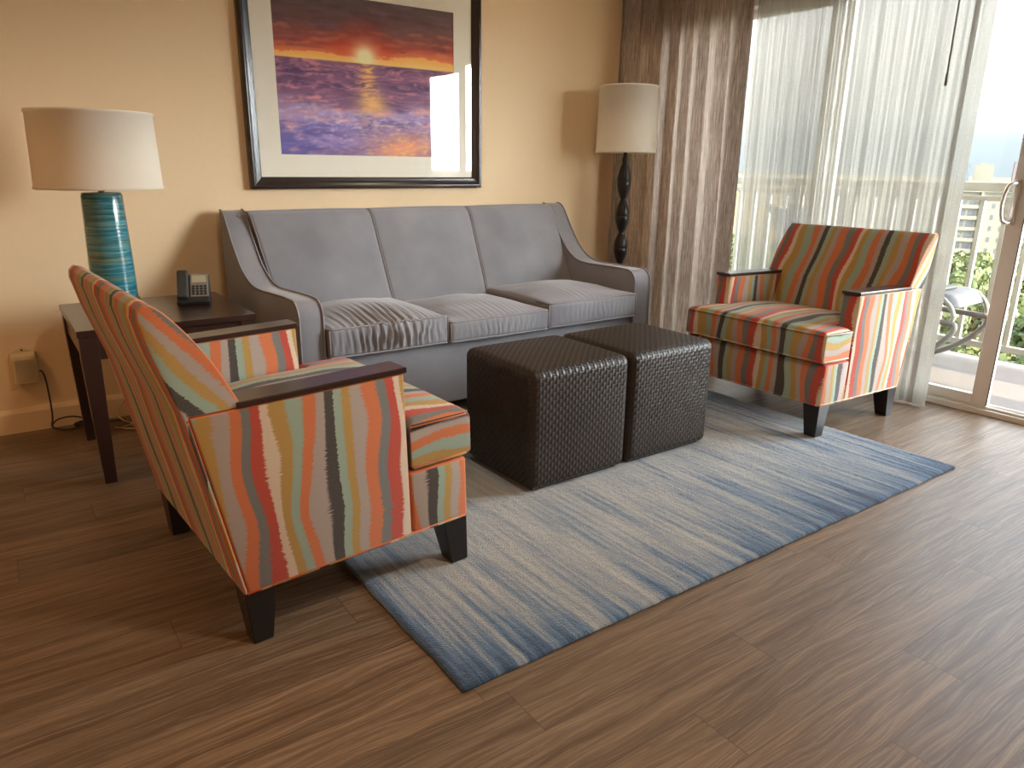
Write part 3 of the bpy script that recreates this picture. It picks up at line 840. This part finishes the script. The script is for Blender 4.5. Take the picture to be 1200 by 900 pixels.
# ------------------------------------------------------------------ floor lamp
fl = thing('floor_lamp', (3.447, 3.60, 0), 'floor lamp with dark beaded pole and cream drum shade by the drape', 'lamp')
m = MB(); m.lathe([(0, 0), (.135, 0), (.138, .008), (.135, .020), (.05, .032), (.03, .05), (.022, .07), (0, .07)], cap=False); m.build('base', M['black_wood'], fl)
edges = [1.232, 1.005, .795, .590, .385, .180, .075]
m = MB(); prof = [(0, .070)]
for k in range(len(edges)-1, 0, -1):
    z0, z1 = edges[k], edges[k-1]; h = z1-z0; n = 10
    for i in range(n):
        t = i/n; r = .0150+.0315*math.sin(PI*(t*.97+.015))**.85
        prof.append((r, z0+h*t))
        if i == n//2: prof += [(r-.0018, z0+h*(t+.008)), (r, z0+h*(t+.016))]
prof += [(.0165, edges[0]), (.019, edges[0]+.004), (.019, edges[0]+.03), (.014, edges[0]+.04), (.014, 1.34), (0, 1.34)]
m.lathe(prof, seg=28, cap=False); m.build('pole', M['black_wood'], fl)
m = MB(); m.lathe([(0, 1.341), (.012, 1.341), (.012, 1.40), (.018, 1.405), (.018, 1.46), (0, 1.462)], seg=20, cap=False); m.build('socket', M['chrome'], fl)
m = MB(); m.tube([(0, 0, 1.462), (0, 0, 1.56)], .004, 8); m.build('harp', M['chrome'], fl)
shade(fl, 1.292, 1.692, .191, .183, 1.562)

# ------------------------------------------------------------------ desk telephone
ph = thing('telephone', (.715, 3.40, TZ), 'black desk telephone with grey keypad on the dark side table', 'telephone', rz=-.30)
tilt = math.radians(52)
def pf(u, v, w):            # face coords: u across, v up the slope, w out of the face
    c, s = math.cos(tilt), math.sin(tilt)
    return (u, -.035+v*c-w*s, .022+v*s+w*c)
m = MB(); m.prism([(-.055, 0), (-.060, .018), (-.040, .022), (.045, .118), (.060, .116), (.062, .0)], -.066, .066, 0); body = m.build('phone_body', M['black_plastic'], ph, smooth=False, bevel=.004)
m = MB(); m.box(-.012, .062, .012, .125, .000, .004, pf); fp = m.build('face_plate', M['grey_plastic'], ph, smooth=False, bevel=.002)
bt = MB()
for r in range(4):
    for c in range(4): bt.box(-.004+c*.016, .007+c*.016, .020+r*.0125, .029+r*.0125, .004, .007, pf)
bt.build('keypad', M['black_plastic'], fp, smooth=False, bevel=.001)
m = MB(); m.box(-.004, .054, .082, .116, .004, .0052, pf); m.build('number_card', simple('paper_card', (.45, .38, .25), .8, vary=.05), fp, smooth=False)
m = MB(); m.rbox((-.040, .070, .012), (.046, .135, .026), .010, (3, 8, 2), fn=lambda u, v, w: pf(u, v, w+.012*abs((v-.07)/.07)**3*0 - .006*(1-((v-.07)/.07)**2))); m.build('handset', simple('handset_plastic', (.035, .038, .038), .35, vary=.1), ph)

# ------------------------------------------------------------------ wall box, cords
wb = thing('vented_wall_box', (.064, YB, .235), 'small beige vented box fixed low on the wall left of side table', 'wall box')
m = MB(); m.prism([(-.050, 0), (.050, 0), (.050, .135), (0, .160), (-.050, .135)], -.010, -.002, 1); m.build('back_plate', M['beige_plastic'], wb, smooth=False, bevel=.002)
m = MB(); m.prism([(-.060, .002), (-.010, .0), (-.010, .140), (-.050, .128)], -.047, .047, 0); bx = m.build('cover', M['beige_plastic'], wb, smooth=False, bevel=.004)
m = MB()
for k in range(9):
    x = -.036+k*.009; m.box(x-.0015, x+.0015, -.0635, -.055, .012, .116)
m.build('vent_rib', M['beige_plastic'], bx, smooth=False)
m = MB(); m.lathe([(0, 0), (.004, 0), (.004, .003), (0, .004)], seg=12, cap=False); sc = m.build('screw', M['black_plastic'], wb); sc.location = (0, -.0102, .148); sc.rotation_euler = (PI/2, 0, 0)
cord = bez([(.118, 3.870, .285), (.128, 3.868, .275), (.135, 3.862, .24), (.138, 3.858, .15), (.136, 3.852, .06), (.128, 3.845, .02), (.150, 3.825, .008), (.21, 3.80, .008), (.27, 3.81, .03), (.22, 3.83, .055), (.155, 3.845, .048), (.13, 3.84, .02), (.17, 3.81, .007), (.24, 3.78, .012), (.31, 3.79, .02), (.36, 3.80, .012), (.43, 3.81, .008)], 8)
cd = thing('power_cord', (.2, 3.82, 0), 'black power cord trailing from beige wall box to the floor', 'cord')
lc = lambda pts: [Vector((p[0]-.2, p[1]-3.82, p[2])) for p in pts]
m = MB(); m.tube(lc(cord), .0038, 8); m.build('cable', M['black_plastic'], cd)
coil = []
for k in range(60):
    a = k*.55; coil.append((.275+.055*math.cos(a)+.006*math.sin(k), 3.80+.014*math.sin(a)+.006*math.cos(k*1.7), .016+.016*(.5+.5*math.sin(k*.9))))
m = MB(); m.tube(lc(bez(coil, 3)), .0035, 6); m.build('bundled_coil', M['black_plastic'], cd)
pc = thing('extension_cord', (.5, 3.72, 0), 'pale cords looped on the floor under the side table', 'cord')
lq = lambda pts: [Vector((p[0]-.5, p[1]-3.72, p[2])) for p in pts]
m = MB()
m.tube(lq(bez([(.66, 3.885, .30), (.60, 3.872, .24), (.52, 3.865, .17), (.45, 3.86, .10), (.40, 3.84, .04), (.42, 3.78, .010), (.48, 3.70, .006), (.54, 3.66, .006), (.50, 3.63, .006), (.42, 3.66, .006), (.37, 3.72, .006)], 8)), .0034, 8)
m.tube(lq(bez([(.60, 3.872, .14), (.57, 3.868, .07), (.50, 3.82, .012), (.44, 3.73, .006), (.47, 3.65, .007), (.56, 3.62, .007), (.60, 3.66, .007), (.52, 3.70, .012), (.44, 3.70, .012), (.39, 3.69, .006)], 8)), .0034, 8)
m.build('cable', M['cord_pale'], pc)

# ------------------------------------------------------------------ curtains
def curtain(name, path, z0, z1, amp, wl, mat, label, cat, seed, flare=0, phase=0, nz=34, step=.006, thick=.0, fine=0, pleat=False):
    """path: floor polyline; folds as waves across it, looser towards the hem"""
    P = [Vector((p[0], p[1], 0)) for p in bez([(a, b, 0) for a, b in path], 12)]
    cum = [0]
    for a, b in zip(P, P[1:]): cum.append(cum[-1]+(b-a).length)
    L = cum[-1]; n = int(L/step)
    def at(s):
        for i in range(len(P)-1):
            if s <= cum[i+1]+1e-9:
                t = (s-cum[i])/max(1e-9, cum[i+1]-cum[i]); d = (P[i+1]-P[i]).normalized()
                return P[i].lerp(P[i+1], t), Vector((-d.y, d.x, 0))
        d = (P[-1]-P[-2]).normalized(); return P[-1], Vector((-d.y, d.x, 0))
    base = [at(L*i/n) for i in range(n+1)]
    V, F, U = [], [], []; ul = [0]
    for k in range(nz+1):
        t = k/nz; z = z0+(z1-z0)*t
        for i in range(n+1):
            s = L*i/n; p, nn = base[i]
            ph = 2*PI*s/wl + 2.4*noise.noise((s*2.6, seed, 0))*1.6 + phase + .25*noise.noise((s*4, z*1.5, seed))
            a = amp*(.75+.5*noise.noise((s*5, seed+3, 0)))*(1.08-.2*t)
            w = math.sin(ph)+.28*math.sin(2*ph+1.0)
            if pleat:
                q_ = abs((ph/(2*PI)) % 1 - .36); q_ = min(1, q_/(.36 if (ph/(2*PI)) % 1 < .36 else .64)); w = 1-2*q_**.8
            elif fine: w = .75*math.sin(ph)+fine*(.55*math.sin(2.37*ph+3*noise.noise((s*3, 1.0, seed)))+.40*math.sin(4.3*ph+2*noise.noise((s*7, 4.0, seed)))+1.1*noise.noise((s*16, z*.35, seed+9)))
            q = p+nn*(a*w)
            if flare: q = q+Vector((-flare, 0, 0))*(1-t)*max(0, 1-s/(L*.3))
            V.append((q.x, q.y, z))
    for i in range(n): 
        a, b = V[i], V[i+1]; ul.append(ul[-1]+math.hypot(a[0]-b[0], a[1]-b[1]))
    for k in range(nz):
        for i in range(n): a = k*(n+1)+i; F.append((a, a+1, a+n+2, a+n+1))
    me = bpy.data.meshes.new(name); me.from_pydata(V, [], F); me.update()
    uvl = me.uv_layers.new(name='UVMap')
    for p in me.polygons:
        p.use_smooth = True
        for li in p.loop_indices:
            vi = me.loops[li].vertex_index; uvl.data[li].uv = (ul[vi % (n+1)], V[vi][2])
    me.materials.append(mat)
    o = bpy.data.objects.new(name, me); COL.objects.link(o)
    if thick: 
        sd = o.modifiers.new('cloth', 'SOLIDIFY'); sd.thickness = thick; sd.offset = 0
    return tag(o, label, cat)
curtain('drape', [(3.56, 3.825), (3.70, 3.815), (3.81, 3.765), (3.880, 3.65), (3.895, 3.40), (3.885, 3.22), (3.880, 3.035)], .012, 2.70, .046, .128, M['drape'],
        'heavy taupe brown drape gathered in the corner behind the floor lamp', 'curtain', 2.0, flare=.05, pleat=True)
sh = curtain('sheer_curtain', [(3.985, 3.10), (3.975, 2.9), (3.965, 2.6), (3.955, 2.3), (3.945, 2.0), (3.925, 1.80)], .012, 2.70, .017, .105, M['sheer'],
        'white sheer curtain hanging in front of the sliding glass door', 'curtain', 6.0, phase=1.0, fine=.9)
hm = MB(); hpts = []
V = []; n = 40
for k in range(n+1):
    z = .012+(2.70-.012)*k/n
    for t in range(4): V.append((3.925-.002+.010*math.sin(t*1.3), 1.80+.030-.030*t*1.1, z))
hm.add(V, [(k*4+t, k*4+t+1, k*4+5+t, k*4+4+t) for k in range(n) for t in range(3)])
h = hm.build('side_hem', M['sheer'], sh, uv=lambda co, n_: (co.y, co.z), fix=False)
w = thing('curtain_wand', (3.885, 1.885, 1.60), 'thin dark draw wand hanging beside the edge of the sheer curtain', 'curtain wand')
m = MB(); m.tube([(0, 0, 0), (0, 0, 1.08)], .004, 8); m.build('rod', M['grey_plastic'], w)
m = MB(); m.lathe([(0, -.004), (.006, -.002), (.006, .05), (.004, .054), (0, .054)], seg=12, cap=False); m.build('grip', M['grey_plastic'], w)
tr = thing('curtain_track', (3.93, 2.6, 2.70), 'white curtain track under the ceiling above the glass door', 'curtain track')
m = MB(); m.box(-.02, .02, -2.1, 1.1, .0, .035); m.build('rail', M['white_metal'], tr, smooth=False)
for y in (-1.9, -.4, .9): m = MB(); m.box(-.012, .012, y-.02, y+.02, .035, ZC-2.70); m.build('bracket', M['white_metal'], tr, smooth=False)

# ------------------------------------------------------------------ balcony
BX = 5.35
m = MB(); m.box(XR+.115, BX+.10, -3.0, 6.5, -.22, -.012); structure(m.build('balcony_floor', M['slab'], smooth=False))
m = MB(); m.box(XR+.115, BX+.22, -3.0, 6.5, 2.92, 3.12); structure(m.build('balcony_ceiling', M['stucco'], smooth=False))
rl = thing('balcony_railing', (BX, 2.0, -.012), 'white balcony railing with square balusters beyond the glass door', 'railing')
m = MB(); m.box(-.045, .045, -5.0, 4.5, 1.095, 1.155); m.build('top_rail', M['white_metal'], rl, smooth=False, bevel=.008)
m = MB(); m.box(-.022, .022, -5.0, 4.5, 1.035, 1.066); m.build('upper_rail', M['white_metal'], rl, smooth=False, bevel=.003)
m = MB(); m.box(-.022, .022, -5.0, 4.5, .085, .125); m.build('bottom_rail', M['white_metal'], rl, smooth=False, bevel=.003)
y = .378-.1475*30
while y < 4.45:
    m = MB(); m.box(-.014, .014, y-.014, y+.014, .126, 1.034); m.build('baluster', M['white_metal'], rl, smooth=False, bevel=.002)
    y += .1475
for y in (-4.9, -3.0, -1.0, 1.2, 3.4):
    m = MB(); m.box(-.02, .02, y-.02, y+.02, .0, .0845); m.build('post_foot', M['white_metal'], rl, smooth=False)
    m = MB(); m.box(-.02, .02, y-.02, y+.02, 1.0665, 1.0945); m.build('rail_bracket', M['white_metal'], rl, smooth=False)

# patio lounge chair
pcg = thing('patio_lounger', (4.80, 2.5, -.012), 'white tube patio lounge chair with grey sling on the balcony', 'lounge chair')
lpp = lambda p: Vector((p[0]-4.80, p[1]-2.5, p[2]))
for x in (4.58, 5.02):
    side = bez([(x, 3.05, .020), (x, 2.55, .020), (x, 2.25, .06), (x, 2.03, .20), (x, 1.94, .335), (x, 2.05, .355), (x, 2.5, .36), (x, 3.0, .37)], 8)
    m = MB(); m.tube([lpp(p) for p in side], .018, 10); m.build('side_frame', M['tube'], pcg)
    rim = bez([(x, 1.97, .355), (x, 1.955, .40), (x, 2.0, .47), (x, 2.10, .505), (x, 2.5, .50), (x, 2.9, .52), (x, 3.15, .72), (x, 3.3, .98)], 8)
    m = MB(); m.tube([lpp(p) for p in rim], .013, 10); m.build('sling_rail', M['grey_plastic'], pcg)
m = MB(); rim = bez([(0, 1.985, .44), (0, 2.02, .487), (0, 2.10, .508), (0, 2.5, .503), (0, 2.9, .523), (0, 3.15, .723), (0, 3.28, .95)], 6)
V = []; F = []
for p in rim:
    for x in (-.21, -.07, .07, .21): V.append((x, p.y-2.5, p.z-.008*(abs(x) < .1)))
for i in range(len(rim)-1):
    for j in range(3): F.append((i*4+j, i*4+j+1, i*4+5+j, i*4+4+j))
m.add(V, F); sl = m.build('sling', M['patio_sling'], pcg); sd = sl.modifiers.new('t', 'SOLIDIFY'); sd.thickness = .006
for y, z in ((2.05, .452), (2.13, .468), (2.22, .466), (2.32, .464)):
    m = MB(); m.tube(bez([lpp((4.58, y, z+.028)), lpp((4.60, y+.01, z+.006)), lpp((4.80, y, z-.012)), lpp((5.00, y+.01, z+.006)), lpp((5.02, y, z+.028))], 5), .008, 8); m.build('strap', M['patio_dark'], pcg)
m = MB(); m.rbox((0, 2.20-2.5, .520), (.30, .16, .022), .010, (6, 4, 2)); m.build('foot_pad', M['patio_dark'], pcg)

# ------------------------------------------------------------------ far view
GZ = -22.0
m = MB(); m.box(20, 4200, -2600, 3600, GZ-1, GZ); structure(m.build('ground', M['ground'], smooth=False))
def tree_meshes(seed, R, H):
    rnd = random.Random(seed); m = MB(); blobs = []
    for k in range(11):
        a = rnd.uniform(0, 2*PI); q = rnd.uniform(0, R*.72)
        blobs.append((Vector((q*math.cos(a), q*math.sin(a), H*.58+rnd.uniform(-.12, .30)*H)), rnd.uniform(.28, .48)*R))
    for c, r in blobs:
        for k in range(260):
            d = Vector((rnd.gauss(0, 1), rnd.gauss(0, 1), rnd.gauss(0, 1))).normalized()
            p = c+d*r*rnd.uniform(.75, 1.05); p.z = c.z+(p.z-c.z)*.8
            n = (d+Vector((rnd.gauss(0, .5), rnd.gauss(0, .5), rnd.gauss(0, .5)+.4))).normalized()
            u = n.orthogonal().normalized(); v = n.cross(u); s = rnd.uniform(.18, .42)
            m.add([p-u*s-v*s*.5, p+u*s*.3-v*s, p+u*s+v*s*.4, p-u*s*.2+v*s], [(0, 1, 2, 3)])
    t = MB(); t.tube([(0, 0, 0), (.1, .1, H*.3), (0, 0, H*.62)], [.28, .22, .12], 8)
    for c, r in blobs[:7]: t.tube([(0, 0, H*.35), tuple(c*.6+Vector((0, 0, H*.16))), tuple(c)], [.12, .08, .04], 6)
    return m, t
protos = []
for k, (R, H) in enumerate(((4.3, 9.5), (4.5, 10.6), (4.0, 8.8))):
    g = thing('tree', (0, 0, GZ), 'tree', 'tree', group='leafy trees below the balcony')
    c, t = tree_meshes(k+3, R, H)
    c.build('crown', M['leaf'], g, fix=False); t.build('trunk', M['bark'], g); protos.append(g)
uf = Vector((.915, .402, 0)); us = Vector((-.402, .915, 0))
rnd = random.Random(11); spots = []
for r_ in range(12):
    a = 46+r_*10.2; w = a*.30+8; nrow = int(w/10.2)+1
    for j in range(nrow): spots.append((a+rnd.uniform(-.5, .5), -a*.10+(j+.5*(r_ % 2))*10.2+rnd.uniform(-.5, .5)))
used = set()
for i, (a, b) in enumerate(spots):
    k = rnd.randrange(3)
    if k in used: o = copy_tree(protos[k])
    else: o = protos[k]; used.add(k)
    p = uf*a+us*b; o.location = (p.x, p.y, GZ); o.rotation_euler = (0, 0, rnd.uniform(0, 6.28)); s = rnd.uniform(.9, 1.05); o.scale = (s, s, s*rnd.uniform(.95, 1.2))
    o['label'] = 'leafy green tree below the balcony railing, in front of the cream hotel'
# palm in front of the hotel
pg = thing('palm_tree', (0, 0, GZ), 'yellow green palm tree rising in front of the cream hotel', 'palm tree')
t = MB(); t.tube([(0, 0, 0), (.2, .1, 3), (.3, 0, 7), (.35, .05, 9.5)], [.22, .18, .15, .14], 8); t.build('trunk', M['bark'], pg)
pm = MB(); r2 = random.Random(4)
for k in range(26):
    a = r2.uniform(0, 2*PI); el = r2.uniform(-.3, 1.1); Lf = r2.uniform(2.0, 2.9)
    d = Vector((math.cos(a), math.sin(a), 0)); pts = []
    for i in range(9):
        s = i/8*Lf; pts.append(Vector((.35, .05, 9.5))+d*(s*math.cos(el)*.95)+Vector((0, 0, s*math.sin(el)-.22*s*s)))
    for i in range(8):
        q = d.cross(Vector((0, 0, 1))); wv = .42*math.sin(PI*(i+.6)/9)
        for sg in (-1, 1): pm.add([pts[i], pts[i+1], pts[i+1]+q*sg*wv+Vector((0, 0, -.25*wv))+d*.2, pts[i]+q*sg*wv*.7+Vector((0, 0, -.25*wv))], [(0, 1, 2, 3)])
pm.build('fronds', M['palm'], pg, fix=False)
p = uf*196+us*2.5; pg.location = (p.x, p.y, GZ); pg.scale = (1.25, 1.25, 1.18)

# cream hotel block
HD = 236; hp0 = uf*HD+us*(-4)
hotel = thing('hotel_building', (hp0.x, hp0.y, GZ), 'cream hotel block with rows of dark balcony windows behind the trees', 'building', rz=math.atan2(-.50, -.866)+PI/2)
HW, FH, NF, ROOF = 96.0, 2.9, 7, 18.2
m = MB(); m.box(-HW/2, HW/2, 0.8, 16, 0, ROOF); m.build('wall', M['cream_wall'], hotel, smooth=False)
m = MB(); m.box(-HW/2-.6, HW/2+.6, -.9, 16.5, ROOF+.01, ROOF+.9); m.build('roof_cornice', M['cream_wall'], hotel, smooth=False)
bay = 8.0; nb = int(HW/bay)
for k in range(nb+1):
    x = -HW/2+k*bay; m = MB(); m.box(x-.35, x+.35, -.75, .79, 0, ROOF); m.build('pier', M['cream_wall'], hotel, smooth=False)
for f in range(6):
    z = ROOF-1.2-(f+1)*FH
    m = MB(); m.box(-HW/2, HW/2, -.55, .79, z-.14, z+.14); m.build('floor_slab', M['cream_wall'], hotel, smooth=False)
    if f < 6:
        m = MB(); m.box(-HW/2, HW/2, -.55, -.45, z+.15, z+.85); m.build('balcony_front', M['cream_wall'], hotel, smooth=False)
for f in range(6):
    z = ROOF-1.2-(f+1)*FH
    for k in range(nb):
        x = -HW/2+(k+.5)*bay
        if k % 4 == 2: 
            continue
        m = MB()
        for j in range(3): xx = x-2.2+j*2.2; m.box(xx-.85, xx+.85, .70, .785, z+.2, z+2.35)
        m.build('window', M['dark_window'], hotel, smooth=False)
for k in range(nb):
    if k % 4 == 2:
        x = -HW/2+(k+.5)*bay; m = MB(); m.box(x-3.4, x+3.4, -1.2, .79, 0, ROOF-1.0); st = m.build('stair_tower', M['cream_wall'], hotel, smooth=False)
        for f in range(5):
            m = MB(); z = ROOF-1.6-(f+1)*FH
            for dx in (-1.2, 1.2): m.box(x+dx-.4, x+dx+.4, -1.26, -1.205, z+.4, z+1.7)
            m.build('window', M['dark_window'], st, smooth=False)
# far skyline
def far_block(name, dist, lat, w, d, h, mat, label):
    p = uf*dist+us*lat; g = thing(name, (p.x, p.y, GZ), label, 'building', rz=math.atan2(uf.y, uf.x)+PI/2)
    m = MB(); m.box(-w/2, w/2, 0, d, 0, h); m.box(-w*.2, w*.25, d*.2, d*.8, h, h+3.5); m.build('wall', mat, g, smooth=False)
    m = MB(); n = int(w/8)
    for f in range(int(h/4)-1):
        for k in range(n): x = -w/2+(k+.5)*w/n; m.box(x-1.6, x+1.6, -.25, -.01, 2+f*4, 4.2+f*4)
    m.build('window', M['dark_window'], g, smooth=False)
far_block('apartment_block', 1550, 12, 26, 20, 37, M['grey_wall'], 'pale grey apartment block on the skyline left of a cream one')
far_block('office_block', 1600, -22, 30, 20, 36, M['cream_wall'], 'small cream block on the far skyline beyond the sand')
far_block('resort_block', 1300, -98, 90, 24, 38, M['pink_wall'], 'long pale pink block on the far skyline beside the door stile')
far_block('tower_block', 1700, 260, 40, 24, 34, M['grey_wall'], 'far grey block on the skyline behind the sheer curtain')
# low sandy rises
for nm, dist, lat, w, hh, mt in (('sand_ridge', 900, -60, 420, 8, 'ground'), ('sand_ridge', 1150, 120, 520, 9, 'ground')):
    m = MB(); V = []; F = []; nx, ny = 40, 12
    for j in range(ny+1):
        for i in range(nx+1):
            u = i/nx*2-1; v = j/ny*2-1
            V.append((u*w/2, v*60, -1+max(0, (1-u*u)*(1-v*v))*hh*(.7+.5*noise.noise((u*4, v*2, dist)))))
    for j in range(ny):
        for i in range(nx): a = j*(nx+1)+i; F.append((a, a+1, a+nx+2, a+nx+1))
    m.add(V, F); o = m.build(nm, M[mt]); p = uf*dist+us*lat; o.location = (p.x, p.y, GZ); o.rotation_euler = (0, 0, math.atan2(uf.y, uf.x)+PI/2); structure(o)

# ------------------------------------------------------------------ warm room lights and added fill lights
def downlight(x, y, power, col, label):  # fixture used for the warm room lights and for the added fill
    g = thing('ceiling_light', (x, y, ZC), label, 'ceiling light', group='recessed ceiling lights')
    m = MB(); m.lathe([(.055, -.004), (.085, -.004), (.088, -.001), (.088, 0), (.055, 0)], seg=32, cap=False); m.build('trim_ring', M['white_metal'], g)
    L = bpy.data.lights.new('downlight', 'AREA'); L.shape = 'DISK'; L.size = .30; L.energy = power; L.color = col; L.spread = math.radians(150)
    o = bpy.data.objects.new('lamp', L); COL.objects.link(o); o.parent = g; o.location = (0, 0, -.012)
WARM = (1.0, .56, .25)
downlight(-1.6, 2.4, 6, WARM, 'warm recessed ceiling light over the left side of the room')
downlight(-1.6, -.6, 8, WARM, 'warm recessed ceiling light behind the camera on the left')
downlight(1.3, .3, 13, (1, .82, .62), 'added ceiling fill light nearest the camera')  # unseen neutral fill, added to brighten the seating area
downlight(1.0, 3.05, 0.9, (1, .80, .56), 'recessed ceiling light above the sofa on the picture\'s left')  # added out of view to brighten the wall beside the picture
downlight(2.7, 3.05, 2.4, (1, .82, .58), 'added ceiling fill light above the sofa near the floor lamp')  # second added wall wash, lifts the wall towards the drape

sun = bpy.data.lights.new('sun', 'SUN'); sun.energy = 7.0; sun.angle = math.radians(.6); sun.color = (1, .90, .72)
so = bpy.data.objects.new('sun', sun); COL.objects.link(so)
so.rotation_euler = Vector((-.40, 1.5, -1.14)).to_track_quat('-Z', 'Y').to_euler()

W = bpy.data.worlds.new('sky'); S.world = W; W.use_nodes = True; nt = W.node_tree; nt.nodes.clear()
tc = nt.nodes.new('ShaderNodeTexCoord'); sp = nt.nodes.new('ShaderNodeSeparateXYZ'); nt.links.new(tc.outputs['Generated'], sp.inputs[0])
rp = nt.nodes.new('ShaderNodeValToRGB'); r = rp.color_ramp
stops = [(0.0, (.72, .86, .95)), (.03, (.76, .88, .95)), (.07, (.93, .96, .97)), (.13, (.98, .985, .97)), (.20, (.96, .98, 1.0)), (.27, (.88, .95, 1.0)), (.45, (.80, .90, 1.0)), (1.0, (.55, .75, 1.0))]
while len(r.elements) < len(stops): r.elements.new(.5)
for e, (p, c) in zip(r.elements, stops): e.position = p; e.color = (*c, 1)
nt.links.new(sp.outputs[2], rp.inputs[0])
def lum(lv, sock, interp='EASE', top=40.0):
    nd = nt.nodes.new('ShaderNodeValToRGB'); nd.color_ramp.interpolation = interp
    while len(nd.color_ramp.elements) < len(lv): nd.color_ramp.elements.new(.5)
    for e, (p, c) in zip(nd.color_ramp.elements, lv): e.position = p; e.color = (c/top, c/top, c/top, 1)
    nt.links.new(sock, nd.inputs[0])
    mu = nt.nodes.new('ShaderNodeMath'); mu.operation = 'MULTIPLY'; nt.links.new(nd.outputs[0], mu.inputs[0]); mu.inputs[1].default_value = top
    return mu.outputs[0]
def mop(op, a, b):
    nd = nt.nodes.new('ShaderNodeMath'); nd.operation = op
    for i, v in enumerate((a, b)):
        if hasattr(v, 'is_output'): nt.links.new(v, nd.inputs[i])
        else: nd.inputs[i].default_value = v
    return nd.outputs[0]
# open sky away from the sun, and a wide bright glow added on the sun's side (towards -y) to light the room
calm = lum([(0.0, .46), (.03, .50), (.07, .75), (.16, 1.1), (.26, 1.8), (.50, 3.0), (1.0, 2.0)], sp.outputs[2])
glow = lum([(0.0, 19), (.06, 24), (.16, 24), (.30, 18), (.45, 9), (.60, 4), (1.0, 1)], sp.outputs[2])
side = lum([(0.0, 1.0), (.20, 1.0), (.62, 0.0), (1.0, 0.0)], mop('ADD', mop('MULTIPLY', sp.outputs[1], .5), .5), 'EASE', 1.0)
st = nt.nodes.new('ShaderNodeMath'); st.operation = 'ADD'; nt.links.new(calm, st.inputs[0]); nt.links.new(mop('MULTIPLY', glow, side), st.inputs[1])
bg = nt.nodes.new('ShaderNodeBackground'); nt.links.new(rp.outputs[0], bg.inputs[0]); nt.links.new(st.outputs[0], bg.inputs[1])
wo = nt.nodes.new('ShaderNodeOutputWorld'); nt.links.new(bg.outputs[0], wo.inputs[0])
# sampling hint for daylight through the door opening
pl_ = bpy.data.lights.new('door_portal', 'AREA'); pl_.shape = 'RECTANGLE'; pl_.size = DZ; pl_.size_y = DY1-DY0; pl_.cycles.is_portal = True
po = bpy.data.objects.new('door_portal', pl_); COL.objects.link(po); po.location = (XR+.18, (DY0+DY1)/2, DZ/2); po.rotation_euler = (0, PI/2, 0)

# ------------------------------------------------------------------ camera
cam = bpy.data.cameras.new('camera'); cam.sensor_width = 36; cam.sensor_fit = 'HORIZONTAL'; cam.lens = 859.54/1200*36
cam.clip_end = 6000; cam.clip_start = .05
co = bpy.data.objects.new('camera', cam); COL.objects.link(co)
roll, pitch, yaw = 1.22240711e-02, 2.87945486e-01, 6.20731272e-01
fwd = Vector((math.sin(yaw)*math.cos(pitch), math.cos(yaw)*math.cos(pitch), -math.sin(pitch))); right = Vector((math.cos(yaw), -math.sin(yaw), 0)); upv = right.cross(fwd)
r2_ = right*math.cos(roll)+upv*math.sin(roll); u2_ = -right*math.sin(roll)+upv*math.cos(roll)
co.matrix_world = Matrix(((r2_.x, u2_.x, -fwd.x, 0), (r2_.y, u2_.y, -fwd.y, 0), (r2_.z, u2_.z, -fwd.z, 1.2), (0, 0, 0, 1)))
S.camera = co
S.view_settings.view_transform = 'Standard'; S.view_settings.look = 'None'; S.view_settings.gamma = 1; S.view_settings.use_curve_mapping = False
S.view_settings.exposure = 1.25
